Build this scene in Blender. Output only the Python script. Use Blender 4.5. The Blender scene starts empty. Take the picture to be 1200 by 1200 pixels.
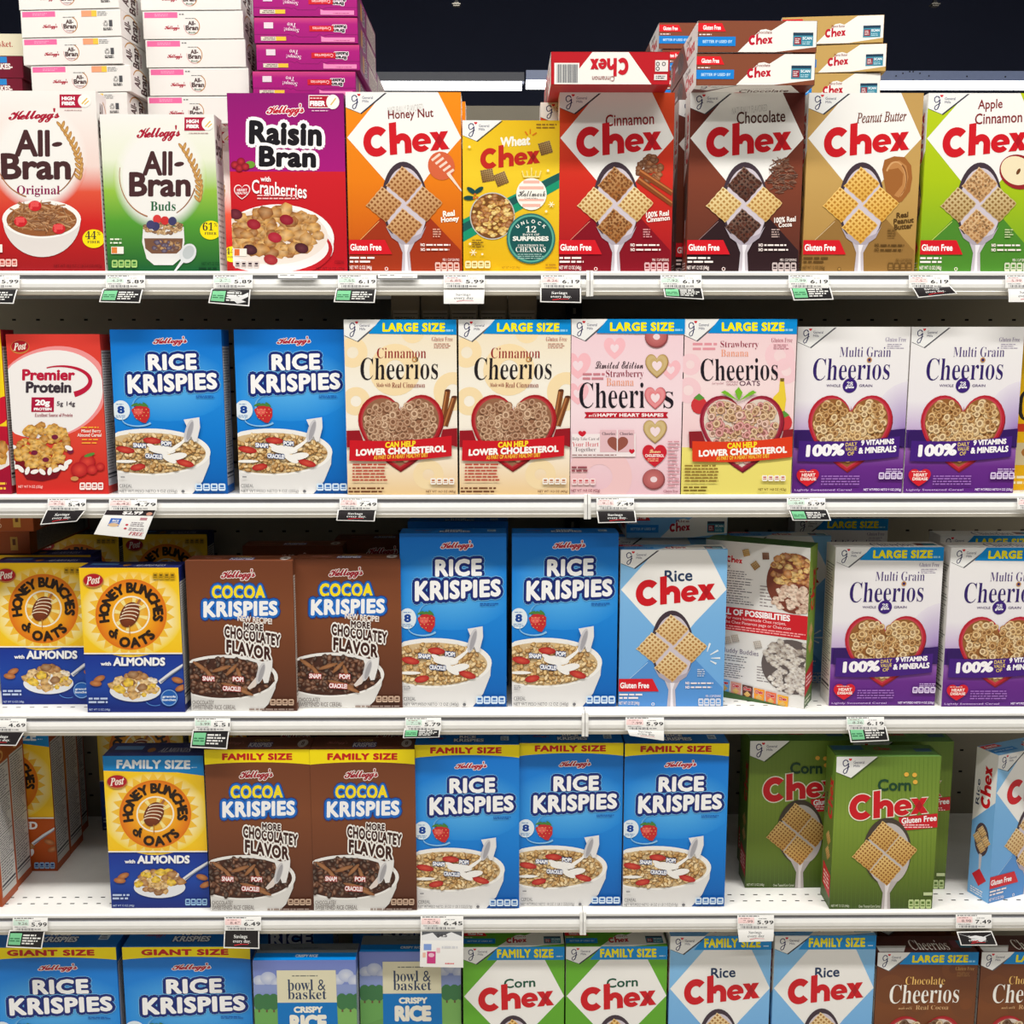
import bpy, math, random
from mathutils import Vector, Matrix
from mathutils.geometry import tessellate_polygon
C = bpy.context.scene.collection
SC = bpy.context.scene
# ------------------------------------------------------------------ camera
FPX, PITCH, YAW, DIST, EYE = 1271.0, math.radians(8.8), math.radians(.45), 1.93, 1.45
cam = bpy.data.cameras.new('camera')
cam.sensor_width = 36
cam.lens = 36 * FPX / 1200
cam.clip_start = .05
co = bpy.data.objects.new('camera', cam)
C.objects.link(co)
CP = Vector((-DIST * math.tan(YAW), -DIST, EYE))
co.location = CP
co.rotation_euler = (math.pi / 2 - PITCH, 0, -YAW)
SC.camera = co
# ------------------------------------------------------------------ world, ceiling light, exposure
w = bpy.data.worlds.new('store_air')
SC.world = w
w.use_nodes = True
w.node_tree.nodes['Background'].inputs[0].default_value = (.93, .96, 1, 1)
w.node_tree.nodes['Background'].inputs[1].default_value = .065


def area(name, loc, sx_, sy_, power, rot=(0, 0, 0), col=(1, .97, .92)):
    l = bpy.data.lights.new(name, 'AREA')
    l.shape = 'RECTANGLE'
    l.size, l.size_y, l.energy, l.color = sx_, sy_, power, col
    o = bpy.data.objects.new(name, l)
    C.objects.link(o)
    o.location, o.rotation_euler = loc, rot


area('aisle_ceiling_light', (0, -1.4, 4.9), 7, .22, 400)
area('aisle_ceiling_light_across', (0, -3.3, 4.9), 7, .22, 110, (math.radians(15), 0, 0))
SC.view_settings.view_transform = 'Standard'
SC.view_settings.look = 'None'
SC.view_settings.gamma = 1
SC.view_settings.use_curve_mapping = False
SC.view_settings.exposure = -.2
SC.render.film_transparent = False
# ------------------------------------------------------------------ measuring rays (pixels of the 1200 frame to places in the store)
FW = Vector((math.sin(YAW) * math.cos(PITCH), math.cos(YAW) * math.cos(PITCH), -math.sin(PITCH)))
RT = Vector((math.cos(YAW), -math.sin(YAW), 0))
UP = RT.cross(FW)


def lin(g):
    a, b = g(0.), g(1.)
    return -a / (b - a)


def sx(px, y, z):
    def g(x):
        v = Vector((x, y, z)) - CP
        return (px - 600) / FPX * v.dot(FW) - v.dot(RT)
    return lin(g)


def sz(py, x, y):
    def g(z):
        v = Vector((x, y, z)) - CP
        return (600 - py) / FPX * v.dot(FW) - v.dot(UP)
    return lin(g)


def at(px, py, y):
    """the point on the upright plane at depth y that the ray through a pixel meets"""
    d = FW + RT * ((px - 600) / FPX) + UP * ((600 - py) / FPX)
    return CP + d * ((y - CP.y) / d.y)


# ------------------------------------------------------------------ materials
def s2l(c):
    return tuple(((v / 255 + .055) / 1.055) ** 2.4 if v > 10 else v / 255 / 12.92 for v in c[:3])


def mat(name, col=None, rough=.4, spec=.4, noise=0, metal=0, emit=0, nscale=40):
    m = bpy.data.materials.new(name)
    m.use_nodes = True
    nt = m.node_tree
    b = nt.nodes['Principled BSDF']
    b.inputs['Roughness'].default_value = rough
    b.inputs['Specular IOR Level'].default_value = spec
    b.inputs['Metallic'].default_value = metal
    if col is None:
        n = nt.nodes.new('ShaderNodeAttribute')
        n.attribute_name = 'ink'
        nt.links.new(n.outputs['Color'], b.inputs['Base Color'])
    else:
        l = s2l(col)
        b.inputs['Base Color'].default_value = (*l, 1)
        if noise:
            n = nt.nodes.new('ShaderNodeTexNoise')
            n.inputs['Scale'].default_value = nscale
            n.inputs['Detail'].default_value = 6
            r = nt.nodes.new('ShaderNodeValToRGB')
            r.color_ramp.elements[0].position = .3
            r.color_ramp.elements[1].position = .7
            r.color_ramp.elements[0].color = (*[v * (1 - noise) for v in l], 1)
            r.color_ramp.elements[1].color = (*[min(1, v * (1 + noise)) for v in l], 1)
            t = nt.nodes.new('ShaderNodeTexCoord')
            nt.links.new(t.outputs['Object'], n.inputs['Vector'])
            nt.links.new(n.outputs['Fac'], r.inputs[0])
            nt.links.new(r.outputs[0], b.inputs['Base Color'])
    if emit:
        b.inputs['Emission Color'].default_value = (1, .98, .95, 1)
        b.inputs['Emission Strength'].default_value = emit
    n = nt.nodes.new('ShaderNodeTexNoise')
    n.inputs['Scale'].default_value = 220
    bp = nt.nodes.new('ShaderNodeBump')
    bp.inputs['Strength'].default_value = .03
    bp.inputs['Distance'].default_value = .001
    nt.links.new(n.outputs['Fac'], bp.inputs['Height'])
    nt.links.new(bp.outputs[0], b.inputs['Normal'])
    return m


CARD = mat('printed_card', None, .42, .3)
PAPER = mat('printed_paper', None, .5, .25)
WHITE = mat('white_enamel', (234, 233, 229), .3, .45, .02)
LIP = mat('grey_beige_enamel', (176, 170, 156), .4, .4, .03)
GROOVE = mat('grey_groove', (150, 150, 154), .35, .4, .03)
DARK = mat('black_steel', (30, 29, 29), .4, .4, .05)
SLOT = mat('dark_slot', (25, 25, 26), .7, .1)
BACK = mat('beige_back_panel', (150, 142, 124), .5, .3, .04, nscale=6)
FLOOR = mat('pale_floor', (205, 200, 190), .25, .4, .04, nscale=3)
NIGHT = mat('dark_ceiling_paint', (74, 80, 106), .7, .2, .08, nscale=.8)
HOUSING = mat('fixture_enamel', (84, 87, 98), .35, .4, .03)
HOUSING_BLUE_LIT = mat('blue_lit_enamel', (150, 165, 205), .3, .5, .03)  # bluish light on the right housing is put into its base colour
TUBE = mat('lit_tube', (255, 255, 255), .3, .2, emit=6)
BRASS = mat('dull_metal', (150, 145, 135), .35, .5, .05, metal=.7)


# ------------------------------------------------------------------ object helpers
def link(name, me, m, parent=None):
    if m is not None:
        me.materials.append(m)
    o = bpy.data.objects.new(name, me)
    C.objects.link(o)
    o.parent = parent
    return o


def raw(name, V, F, m, parent=None, mi=None, mats=None):
    me = bpy.data.meshes.new(name)
    me.from_pydata(V, [], F)
    if mats:
        for k in mats:
            me.materials.append(k)
        for p, i in zip(me.polygons, mi):
            p.material_index = i
        m = None
    me.update()
    return link(name, me, m, parent)


def tag(o, label, cat, group=None, kind=None):
    if label:
        o['label'] = label
    if cat:
        o['category'] = cat
    if group:
        o['group'] = group
    if kind:
        o['kind'] = kind
    return o


def empty(name, loc=(0, 0, 0), rot=(0, 0, 0)):
    o = bpy.data.objects.new(name, None)
    o.empty_display_size = .03
    C.objects.link(o)
    o.location, o.rotation_euler = loc, rot
    return o


def boxvf(x0, y0, z0, x1, y1, z1, V=None, F=None):
    V = [] if V is None else V
    F = [] if F is None else F
    n = len(V)
    V += [(x, y, z) for z in (z0, z1) for x, y in ((x0, y0), (x1, y0), (x1, y1), (x0, y1))]
    F += [tuple(n + i for i in f) for f in ((0, 3, 2, 1), (4, 5, 6, 7), (0, 1, 5, 4), (1, 2, 6, 5), (2, 3, 7, 6), (3, 0, 4, 7))]
    return V, F


def prism_x(prof, x0, x1):
    n = len(prof)
    V = [(x0, y, z) for y, z in prof] + [(x1, y, z) for y, z in prof]
    F = [(i, (i + 1) % n, n + (i + 1) % n, n + i) for i in range(n)] + [tuple(range(n))[::-1], tuple(range(n, 2 * n))]
    return V, F


# ------------------------------------------------------------------ lettering: outlines of the built-in typeface
ALPH = {'s': (0x1D400, 0x1D41A), 'c': (0x1D4D0, 0x1D4EA), 'i': (0x1D434, 0x1D44E), 'bi': (0x1D468, 0x1D482)}
GL = {}


def glyphs(s, f='r', b=0., sp=1.):
    """outline mesh of a line of lettering; b thickens the strokes evenly (rounded), b < 0 thins them"""
    if b <= 0:
        return glyph0(s, f, b, sp)
    key = (s, f, round(b, 4), sp)
    if key not in GL:
        V0, F0, bx = glyph0(s, f, 0., sp)
        V, F = [], []
        rr = [(0, 1)]
        k = max(1, math.ceil(b / .055))
        for j in range(1, k + 1):
            n = 8 if b < .03 else 12
            rr += [(b * j / k * math.cos(2 * math.pi * i / n), b * j / k * math.sin(2 * math.pi * i / n)) for i in range(n)]
        rr[0] = (0, 0)
        for j, (dx, dy) in enumerate(rr):
            q = len(V)
            V += [(p[0] + dx, p[1] + dy, j) for p in V0]
            F += [tuple(q + i for i in p) for p in F0]
        GL[key] = (V, F, (bx[0] - b, bx[1] - b, bx[2] + b, bx[3] + b))
    return GL[key]


def glyph0(s, f='r', b=0., sp=1.):
    key = (s, f, round(b, 4), sp)
    if key in GL:
        return GL[key]
    t = ''
    for ch in s:
        if f in ALPH and 'A' <= ch <= 'Z':
            t += chr(ALPH[f][0] + ord(ch) - 65)
        elif f in ALPH and 'a' <= ch <= 'z':
            t += '\u210e' if (f == 'i' and ch == 'h') else chr(ALPH[f][1] + ord(ch) - 97)
        elif f == 's' and '0' <= ch <= '9':
            t += chr(0x1D7CE + ord(ch) - 48)
        else:
            t += ch
    cu = bpy.data.curves.new('lettering', 'FONT')
    cu.body, cu.size, cu.offset, cu.space_character = t, 1, b, sp
    cu.resolution_u = 3
    o = bpy.data.objects.new('lettering', cu)
    C.objects.link(o)
    dg = bpy.context.evaluated_depsgraph_get()
    me = o.evaluated_get(dg).to_mesh()
    V = [(v.co.x, v.co.y, 0) for v in me.vertices]
    F = [tuple(p.vertices) for p in me.polygons]
    o.evaluated_get(dg).to_mesh_clear()
    bpy.data.objects.remove(o)
    bpy.data.curves.remove(cu)
    if not V:
        V, F = [(0, 0, 0), (1, 0, 0), (1, 1, 0)], []
    xs, ys = [v[0] for v in V], [v[1] for v in V]
    GL[key] = (V, F, (min(xs), min(ys), max(xs), max(ys)))
    return GL[key]


# ------------------------------------------------------------------ printing on cartons and cards
def mix(a, b, t):
    return tuple(x + (y - x) * t for x, y in zip(a, b))


def heart_pts(x0, y0, x1, y1, n=40):
    P = []
    for i in range(15):
        t = math.radians(160 - 190 * i / 14)
        P.append((.49 + .51 * math.cos(t), .32 - .32 * math.sin(t)))
    e = P[-1]
    for i in range(1, 9):
        t = i / 8
        P.append((e[0] * (1 - t) ** 2 + 2 * t * (1 - t) * .74 * 1.05, e[1] * (1 - t) ** 2 + 2 * t * (1 - t) * .72 + t * t))
    P = [(0, .14)] + P
    Q = P + [(-p[0], p[1]) for p in P[-2:0:-1]]
    cx = (x0 + x1) / 2
    return [(cx + p[0] * (x1 - x0) / 2, y0 + p[1] * (y1 - y0)) for p in Q]


def inside(p, P):
    r = False
    for i in range(len(P)):
        (xa, ya), (xb, yb) = P[i], P[i - 1]
        if (ya > p[1]) != (yb > p[1]) and p[0] < (xb - xa) * (p[1] - ya) / (yb - ya) + xa:
            r = not r
    return r


class Art:
    EPS = 2e-5

    def __init__(s, w, h, d):
        s.w, s.h, s.d = w, h, d
        s.parts, s.lab, s.par = {}, {}, {}
        s.lays = {}
        s.R = random.Random(int(w * 1e4 + h * 1e5))
        s.part('carton')
        s.panel('front', (0, 0), (100, 0), (0, 100), (100, 100))

    def part(s, n, label=None, parent=None):
        if n not in s.parts:
            s.parts[n] = ([], [], [])
            s.par[n] = parent
        if label:
            s.lab[n] = label
        s.cur = n

    def panel(s, n, tl, tr=None, bl=None, br=None):
        if tr is None:                       # (x0, y0, x1, y1)
            x0, y0, x1, y1 = tl
            tl, tr, bl, br = (x0, y0), (x1, y0), (x0, y1), (x1, y1)
        s.side = n
        s.q = (tl, tr, bl, br)
        s.lays.setdefault(n, 1)

    def xyz(s, x, y, l):
        tl, tr, bl, br = s.q
        v = ((y - (tl[1] + tr[1]) / 2) / ((bl[1] + br[1]) / 2 - (tl[1] + tr[1]) / 2))
        xl, xr = tl[0] + (bl[0] - tl[0]) * v, tr[0] + (br[0] - tr[0]) * v
        u = (x - xl) / (xr - xl)
        u, v = min(1, max(0, u)), min(1, max(0, v))
        e = l * s.EPS
        w, h, d = s.w, s.h, s.d
        n = s.side
        if n == 'front':
            return ((u - .5) * w, -d / 2 - e, h * (1 - v))
        if n == 'top':
            return ((u - .5) * w, d / 2 - v * d, h + e)
        if n == 'right':
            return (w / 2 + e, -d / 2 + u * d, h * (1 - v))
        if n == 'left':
            return (-w / 2 - e, d / 2 - u * d, h * (1 - v))
        if n == 'bottom':
            return ((u - .5) * w, -d / 2 + v * d, -e)
        return s.fn(u, v, e)

    def add(s, P, F, col, dl=1.):
        V, FF, K = s.parts[s.cur]
        s.lays[s.side] += dl
        l = s.lays[s.side]
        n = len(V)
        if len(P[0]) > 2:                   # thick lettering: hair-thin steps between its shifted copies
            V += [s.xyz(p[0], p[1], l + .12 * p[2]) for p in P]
            s.lays[s.side] += .12 * P[-1][2]
        else:
            V += [s.xyz(p[0], p[1], l) for p in P]
        K += [s2l(c) for c in col] if isinstance(col, list) else [s2l(col)] * len(P)
        FF += [tuple(n + i for i in f) for f in F]

    def poly(s, P, col, dl=1.):
        n = len(P)
        F = [(0, 1, 2)] if n == 3 else tessellate_polygon([[Vector((p[0], p[1], 0)) for p in P]])
        s.add(P, F, col, dl)

    def rect(s, x0, y0, x1, y1, c, c2=None, dl=1.):
        s.add([(x0, y0), (x1, y0), (x1, y1), (x0, y1)], [(0, 1, 2, 3)], [c, c, c2, c2] if c2 else c, dl)

    def stops(s, x0, x1, st, nx=1):
        """vertical gradient: [(y, colour), ...]"""
        s.lays[s.side] += 1
        for (ya, ca), (yb, cb) in zip(st, st[1:]):
            s.rect(x0, ya, x1, yb, ca, cb, 0)

    def ell(s, cx, cy, rx, ry, c, n=28, rot=0, edge=None, dl=1.):
        ca, sa = math.cos(rot), math.sin(rot)
        P = [(cx, cy)]
        for i in range(n):
            t = 2 * math.pi * i / n
            a, b = rx * math.cos(t), ry * math.sin(t)
            P.append((cx + a * ca - b * sa, cy + a * sa + b * ca))
        F = [(0, 1 + i, 1 + (i + 1) % n) for i in range(n)]
        col = c
        if edge:
            col = [c] + [edge(p[1]) if callable(edge) else edge for p in P[1:]]
        s.add(P, F, col, dl)

    def glow(s, cx, cy, rx, ry, c, edge, k=.6, n=32):
        P = [(cx, cy)] + [(cx + rx * q * math.cos(2 * math.pi * i / n), cy + ry * q * math.sin(2 * math.pi * i / n)) for q in (k, 1) for i in range(n)]
        F = [(0, 1 + i, 1 + (i + 1) % n) for i in range(n)] + [(1 + i, 1 + n + i, 1 + n + (i + 1) % n, 1 + (i + 1) % n) for i in range(n)]
        s.add(P, F, [c] * (n + 1) + [edge(p[1]) if callable(edge) else edge for p in P[n + 1:]])

    def ring(s, cx, cy, r0, r1, c, n=32, asp=1., c2=None, rot=0, dl=1.):
        P = []
        for r in (r0, r1):
            for i in range(n):
                t = 2 * math.pi * i / n
                x, y = r * math.cos(t), r * asp * math.sin(t)
                P.append((cx + x * math.cos(rot) - y * math.sin(rot), cy + x * math.sin(rot) + y * math.cos(rot)))
        F = [(i, n + i, n + (i + 1) % n, (i + 1) % n) for i in range(n)]
        s.add(P, F, [c] * n + [c2] * n if c2 else c, dl)

    def line(s, P, wd, c, w2=None):
        n = len(P)
        Q, F = [], []
        for i, p in enumerate(P):
            a, b = P[max(0, i - 1)], P[min(n - 1, i + 1)]
            dx, dy = b[0] - a[0], b[1] - a[1]
            L = math.hypot(dx, dy) or 1
            k = (wd + ((w2 - wd) * i / (n - 1) if w2 is not None else 0)) / 2
            Q += [(p[0] - dy / L * k, p[1] + dx / L * k), (p[0] + dy / L * k, p[1] - dx / L * k)]
            if i:
                F.append((2 * i - 2, 2 * i - 1, 2 * i + 1, 2 * i))
        s.add(Q, F, c)

    def arc(s, cx, cy, rx, ry, a0, a1, wd, c, n=20, w2=None):
        s.line([(cx + rx * math.cos(math.radians(a0 + (a1 - a0) * i / n)), cy + ry * math.sin(math.radians(a0 + (a1 - a0) * i / n))) for i in range(n + 1)], wd, c, w2)

    def txt(s, t, x0, y0, x1, y1, c, f='r', b=0., out=(), sl=0., sp=1., rot=0, bend=0., sh=0., tp=0., off=(0, 0)):
        bx = glyphs(t, f, b, sp)[2]
        for o, k in [(o, k) for o, k in out] + [(0, c)]:
            V, F, _ = glyphs(t, f, b + o, sp)
            P = []
            for vx, vy, vk in V:
                nx, ny = (vx - bx[0]) / (bx[2] - bx[0]), (bx[3] - vy) / (bx[3] - bx[1])
                if rot == 90:
                    X, Y = x0 + ny * (x1 - x0), y1 - nx * (y1 - y0)
                elif rot == -90:
                    X, Y = x1 - ny * (x1 - x0), y0 + nx * (y1 - y0)
                elif rot == 180:
                    X, Y = x1 - nx * (x1 - x0), y1 - ny * (y1 - y0)
                else:
                    q = 1 + tp * (.5 - nx)
                    X = x0 + nx * (x1 - x0) + sh * (1 - ny) * (y1 - y0)
                    Y = y0 + (ny - .5) * q * (y1 - y0) + (y1 - y0) / 2 + sl * (X - (x0 + x1) / 2) + bend * (2 * nx - 1) ** 2
                P.append((X, Y, vk))
            s.add(P, F, k)

    def arctxt(s, t, cx, cy, r, a0, a1, h, c, b=0., f='r', up=True, asp=1.):
        """letters set around a circle from angle a0 to a1 (degrees, 0 = to the right, 90 = upwards)"""
        ws = []
        for ch in t:
            g = glyphs(ch, f, b)[2] if ch != ' ' else (0, 0, .2, 0)
            ws.append(g[2] - g[0] + .07)
        tot, acc = sum(ws), 0
        for ch, wd in zip(t, ws):
            if ch != ' ':
                V, F, g = glyphs(ch, f, b)
                th = math.radians(a0 + (a1 - a0) * (acc + wd / 2) / tot)
                P = []
                for vx, vy, vk in V:
                    lx, ly = (vx - (g[0] + g[2]) / 2) * h * asp, (vy - .35) * h
                    if up:
                        ux, uy, rx, ry = math.cos(th), -math.sin(th), math.sin(th), math.cos(th)
                    else:
                        ux, uy, rx, ry = -math.cos(th), math.sin(th), -math.sin(th), -math.cos(th)
                    P.append((cx + r * math.cos(th) + ux * ly + rx * lx, cy - r * math.sin(th) + uy * ly + ry * lx, vk))
                s.add(P, F, c, .1)
            acc += wd

    def fine(s, x0, y0, x1, y1, n, c, fill=.45, ragged=.25):
        """small print too small to read: rows of word-length strokes"""
        hh = (y1 - y0) / n
        P, F = [], []
        for i in range(n):
            x = x0
            end = x1 - s.R.random() * ragged * (x1 - x0)
            while x < end:
                ww = min((.6 + s.R.random() * 2.4) * hh * .9, end - x)
                k = len(P)
                ya = y0 + i * hh + hh * (1 - fill) / 2
                P += [(x, ya), (x + ww, ya), (x + ww, ya + hh * fill), (x, ya + hh * fill)]
                F.append((k, k + 1, k + 2, k + 3))
                x += ww + hh * .35
        s.add(P, F, c)

    def sample(s, reg):
        if reg[0] == 'ell':
            a, r = s.R.random() * 2 * math.pi, math.sqrt(s.R.random())
            return reg[1] + reg[3] * r * math.cos(a), reg[2] + reg[4] * r * math.sin(a)
        P = reg[1]
        xs, ys = [p[0] for p in P], [p[1] for p in P]
        for _ in range(200):
            p = (min(xs) + s.R.random() * (max(xs) - min(xs)), min(ys) + s.R.random() * (max(ys) - min(ys)))
            if inside(p, P):
                return p
        return p

    def bits(s, reg, n, cols, r0, r1, kind='flake', asp=.8):
        for i in range(n):
            x, y = s.sample(reg)
            r = r0 + s.R.random() * (r1 - r0)
            c = cols[s.R.randrange(len(cols))]
            a = s.R.random() * 6.28
            dk = mix(c, (70, 35, 15), .45)
            lt = mix(c, (255, 245, 220), .35)
            if kind == 'flake':
                k = 8
                P = [(x, y)] + [(x + r * (.75 + .4 * s.R.random()) * math.cos(a + j * 6.28 / k), y + r * asp * (.7 + .45 * s.R.random()) * math.sin(a + j * 6.28 / k)) for j in range(k)]
                s.add(P, [(0, 1 + j, 1 + (j + 1) % k) for j in range(k)], [lt] + [dk if j % 3 == 0 else c for j in range(k)], .1)
            elif kind == 'ring':
                s.ell(x, y, r, r * asp, dk, 12, a, dl=.1)
                s.ring(x, y, r * .42, r * .95, dk, 12, asp, c, a, dl=.1)
                s.ring(x - r * .05, y - r * .05, r * .55, r * .8, lt, 12, asp, c, a, dl=.1)
            elif kind == 'puff':
                s.ell(x, y, r, r * .62, dk, 9, a, dl=.1)
                s.ell(x - r * .08, y - r * .1, r * .85, r * .5, lt, 9, a, edge=c, dl=.1)
            elif kind == 'strand':
                L = r * 2.2
                s.add([(x - L * math.cos(a) - 2 * math.sin(a), y - L * .6 * math.sin(a) + 2), (x + L * math.cos(a) - 2 * math.sin(a), y + L * .6 * math.sin(a) + 2),
                       (x + L * math.cos(a), y + L * .6 * math.sin(a) - 4), (x - L * math.cos(a), y - L * .6 * math.sin(a) - 4)], [(0, 1, 2, 3)], [dk, c, lt, c], .1)
            elif kind == 'berry':
                s.ell(x, y, r, r * .9, lt, 12, edge=c, dl=.1)

    def lattice(s, cx, cy, r, c, hole, tilt=0., k=6, puff=None):
        """a woven cereal square standing on its corner"""
        def pt(i, j):
            x, y = (i - j) * r, (i + j - 1) * r
            return (cx + x * math.cos(tilt) - y * math.sin(tilt), cy + x * math.sin(tilt) + y * math.cos(tilt))
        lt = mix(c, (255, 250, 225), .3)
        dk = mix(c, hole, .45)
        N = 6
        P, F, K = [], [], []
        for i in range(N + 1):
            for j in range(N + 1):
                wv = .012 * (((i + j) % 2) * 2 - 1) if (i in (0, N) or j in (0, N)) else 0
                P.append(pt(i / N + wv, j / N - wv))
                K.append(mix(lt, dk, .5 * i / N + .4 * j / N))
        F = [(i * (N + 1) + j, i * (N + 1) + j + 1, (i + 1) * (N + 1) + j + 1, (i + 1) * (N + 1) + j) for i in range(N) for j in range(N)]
        s.add(P, F, K)
        P, F = [], []
        for i in range(k):
            for j in range(k):
                a, b, q = (i + .5) / k, (j + .5) / k, .27 / k
                n = len(P)
                P += [pt(a - q, b - q), pt(a + q, b - q), pt(a + q, b + q), pt(a - q, b + q)]
                F.append((n, n + 1, n + 2, n + 3))
        s.add(P, F, hole)
        if puff:
            for _ in range(70):
                i, j, q = s.R.random() * .92 + .04, s.R.random() * .92 + .04, .035 + s.R.random() * .03
                s.add([pt(i - q, j), pt(i, j - q), pt(i + q, j), pt(i, j + q)], [(0, 1, 2, 3)], mix(puff, (30, 15, 8), s.R.random() * .5), .05)

    def woven_word(s, x0, y0, x1, y1, c=(206, 22, 34), sl=0., rot=0, out=None, cross=(178, 20, 32)):
        """the heavy rounded four letter word, drawn stroke by stroke in a 395 x 140 frame"""
        def mp(p):
            nx, ny = p[0] / 395, p[1] / 140
            if rot == 90:
                return x0 + ny * (x1 - x0), y1 - nx * (y1 - y0)
            if rot == 180:
                return x1 - nx * (x1 - x0), y1 - ny * (y1 - y0)
            X = x0 + nx * (x1 - x0)
            return X, y0 + (ny - .5) * (1.08 - .16 * nx) * (y1 - y0) + (y1 - y0) / 2 + sl * (X - (x0 + x1) / 2)

        def band(cx, cy, rx, ry, a0, a1, wd, g):
            n = 22
            P = []
            for i in range(n + 1):
                t = math.radians(a0 + (a1 - a0) * i / n)
                k = wd / 2 + g
                for q in (-k, k):
                    P.append(mp((cx + (rx + q) * math.cos(t), cy + (ry + q) * math.sin(t))))
            s.add(P, [(2 * i, 2 * i + 1, 2 * i + 3, 2 * i + 2) for i in range(n)], k_, .3)

        def quad(P, g):
            mx, my = sum(p[0] for p in P) / 4, sum(p[1] for p in P) / 4
            s.add([mp((p[0] + g * (1 if p[0] > mx else -1), p[1] + g * (1 if p[1] > my else -1))) for p in P], [(0, 1, 2, 3)], k_, .3)
        for g, k_ in ((5.5, out), (0, c)):
            if k_ is None:
                continue
            e = g * .5
            band(63, 75, 45, 48, -44 - e, -316 + e, 36, g)
            quad([(122, -2), (156, -6), (156, 140), (122, 140)], g)
            band(181, 92, 27, 30, -180, 0, 32, g)
            quad([(192, 90), (224, 90), (224, 140), (192, 140)], g)
            band(271, 96, 31, 31, 42 - e, 362, 27, g)
            quad([(250, 89), (313, 87), (315, 104), (250, 106)], g)
            quad([(310, 50), (346, 50), (400, 140), (362, 140)], g)
            quad([(362, 50), (397, 50), (346, 140), (309, 140)], g)
        k_ = c
        if cross:
            s.add([mp(p) for p in ((354, 64), (371, 93), (355, 124), (337, 95))], [(0, 1, 2, 3)], cross)

    # ---- whole carton -------------------------------------------------
    def carton(s, side, top=None, back=None, bottom=None):
        V, F, K = s.parts['carton']
        w, h, d, b = s.w / 2, s.h, s.d / 2, .0008
        n = len(V)
        P = []
        for x in (-1, 1):
            for y in (-1, 1):
                for z in (0, 1):
                    zb = b if z == 0 else h - b
                    zf = 0 if z == 0 else h
                    P += [(x * w, y * (d - b), zb), (x * (w - b), y * d, zb), (x * (w - b), y * (d - b), zf)]
        V += P
        i = lambda x, y, z, a: n + (x * 4 + y * 2 + z) * 3 + a
        quads = [(i(0, 0, 0, 0), i(0, 0, 1, 0), i(0, 1, 1, 0), i(0, 1, 0, 0)), (i(1, 0, 0, 0), i(1, 1, 0, 0), i(1, 1, 1, 0), i(1, 0, 1, 0)),
                 (i(0, 0, 0, 1), i(1, 0, 0, 1), i(1, 0, 1, 1), i(0, 0, 1, 1)), (i(0, 1, 0, 1), i(0, 1, 1, 1), i(1, 1, 1, 1), i(1, 1, 0, 1)),
                 (i(0, 0, 0, 2), i(0, 1, 0, 2), i(1, 1, 0, 2), i(1, 0, 0, 2)), (i(0, 0, 1, 2), i(1, 0, 1, 2), i(1, 1, 1, 2), i(0, 1, 1, 2))]
        for x in (0, 1):
            for y in (0, 1):
                quads.append((i(x, y, 0, 0), i(x, y, 1, 0), i(x, y, 1, 1), i(x, y, 0, 1)))
                quads.append((i(x, 0, y, 0), i(x, 1, y, 0), i(x, 1, y, 2), i(x, 0, y, 2)))
                quads.append((i(0, x, y, 1), i(1, x, y, 1), i(1, x, y, 2), i(0, x, y, 2)))
                for z in (0, 1):
                    quads.append((i(x, y, z, 0), i(x, y, z, 1), i(x, y, z, 2)))
        F += quads
        sc = s2l(side)
        K += [sc] * 24
        s.top_col = top or side
        s.side_col = side

    def facts(s, which, base=None, ink=(60, 60, 60), edge=None):
        """nutrition panel on a narrow side"""
        s.part('side_panel|' + which, 'narrow side with small printed facts')
        s.panel(which, (0, 0, 60, 300))
        s.rect(0, 0, 60, 300, edge or s.side_col)
        s.rect(4, 30, 56, 285, base or (225, 222, 216))
        y = 34
        for hh, n in ((60, 11), (70, 14), (50, 10), (45, 7)):
            s.rect(5, y, 55, y + 1.6, ink)
            s.fine(7, y + 4, 54, y + hh - 2, n, mix(ink, base or (225, 222, 216), .35), .4, .4)
            y += hh
        s.rect(5, y + 2, 55, y + 6, ink)
        s.rect(5, y + 10, 55, y + 12, ink)

    def icons(s, x0, y0, x1, y1, c, ink, n=4):
        s.part('nutrition_icons')
        g = (x1 - x0) / n
        for i in range(n):
            a = x0 + i * g
            s.poly([(a + g * .12, y0), (a + g * .78, y0), (a + g * .9, y0 + (y1 - y0) * .15), (a + g * .9, y1 - (y1 - y0) * .15), (a + g * .78, y1), (a + g * .12, y1), (a, y1 - (y1 - y0) * .15), (a, y0 + (y1 - y0) * .15)], c)
            s.rect(a + g * .2, y0 + (y1 - y0) * .22, a + g * .7, y0 + (y1 - y0) * .5, ink)
            s.rect(a + g * .15, y0 + (y1 - y0) * .62, a + g * .75, y0 + (y1 - y0) * .74, ink)


def finish(a):
    out = []
    for n, (V, F, K) in a.parts.items():
        if not F:
            continue
        me = bpy.data.meshes.new(n.split('|')[0])
        me.from_pydata(V, [], F)
        at_ = me.attributes.new('ink', 'FLOAT_COLOR', 'POINT')
        at_.data.foreach_set('color', [q for k in K for q in (*k, 1.)])
        me.materials.append(CARD)
        me.update()
        out.append((n, me, a.lab.get(n), a.par.get(n)))
    return out
# ================================================================== carton designs
NAVY = (38, 38, 92)


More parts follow.
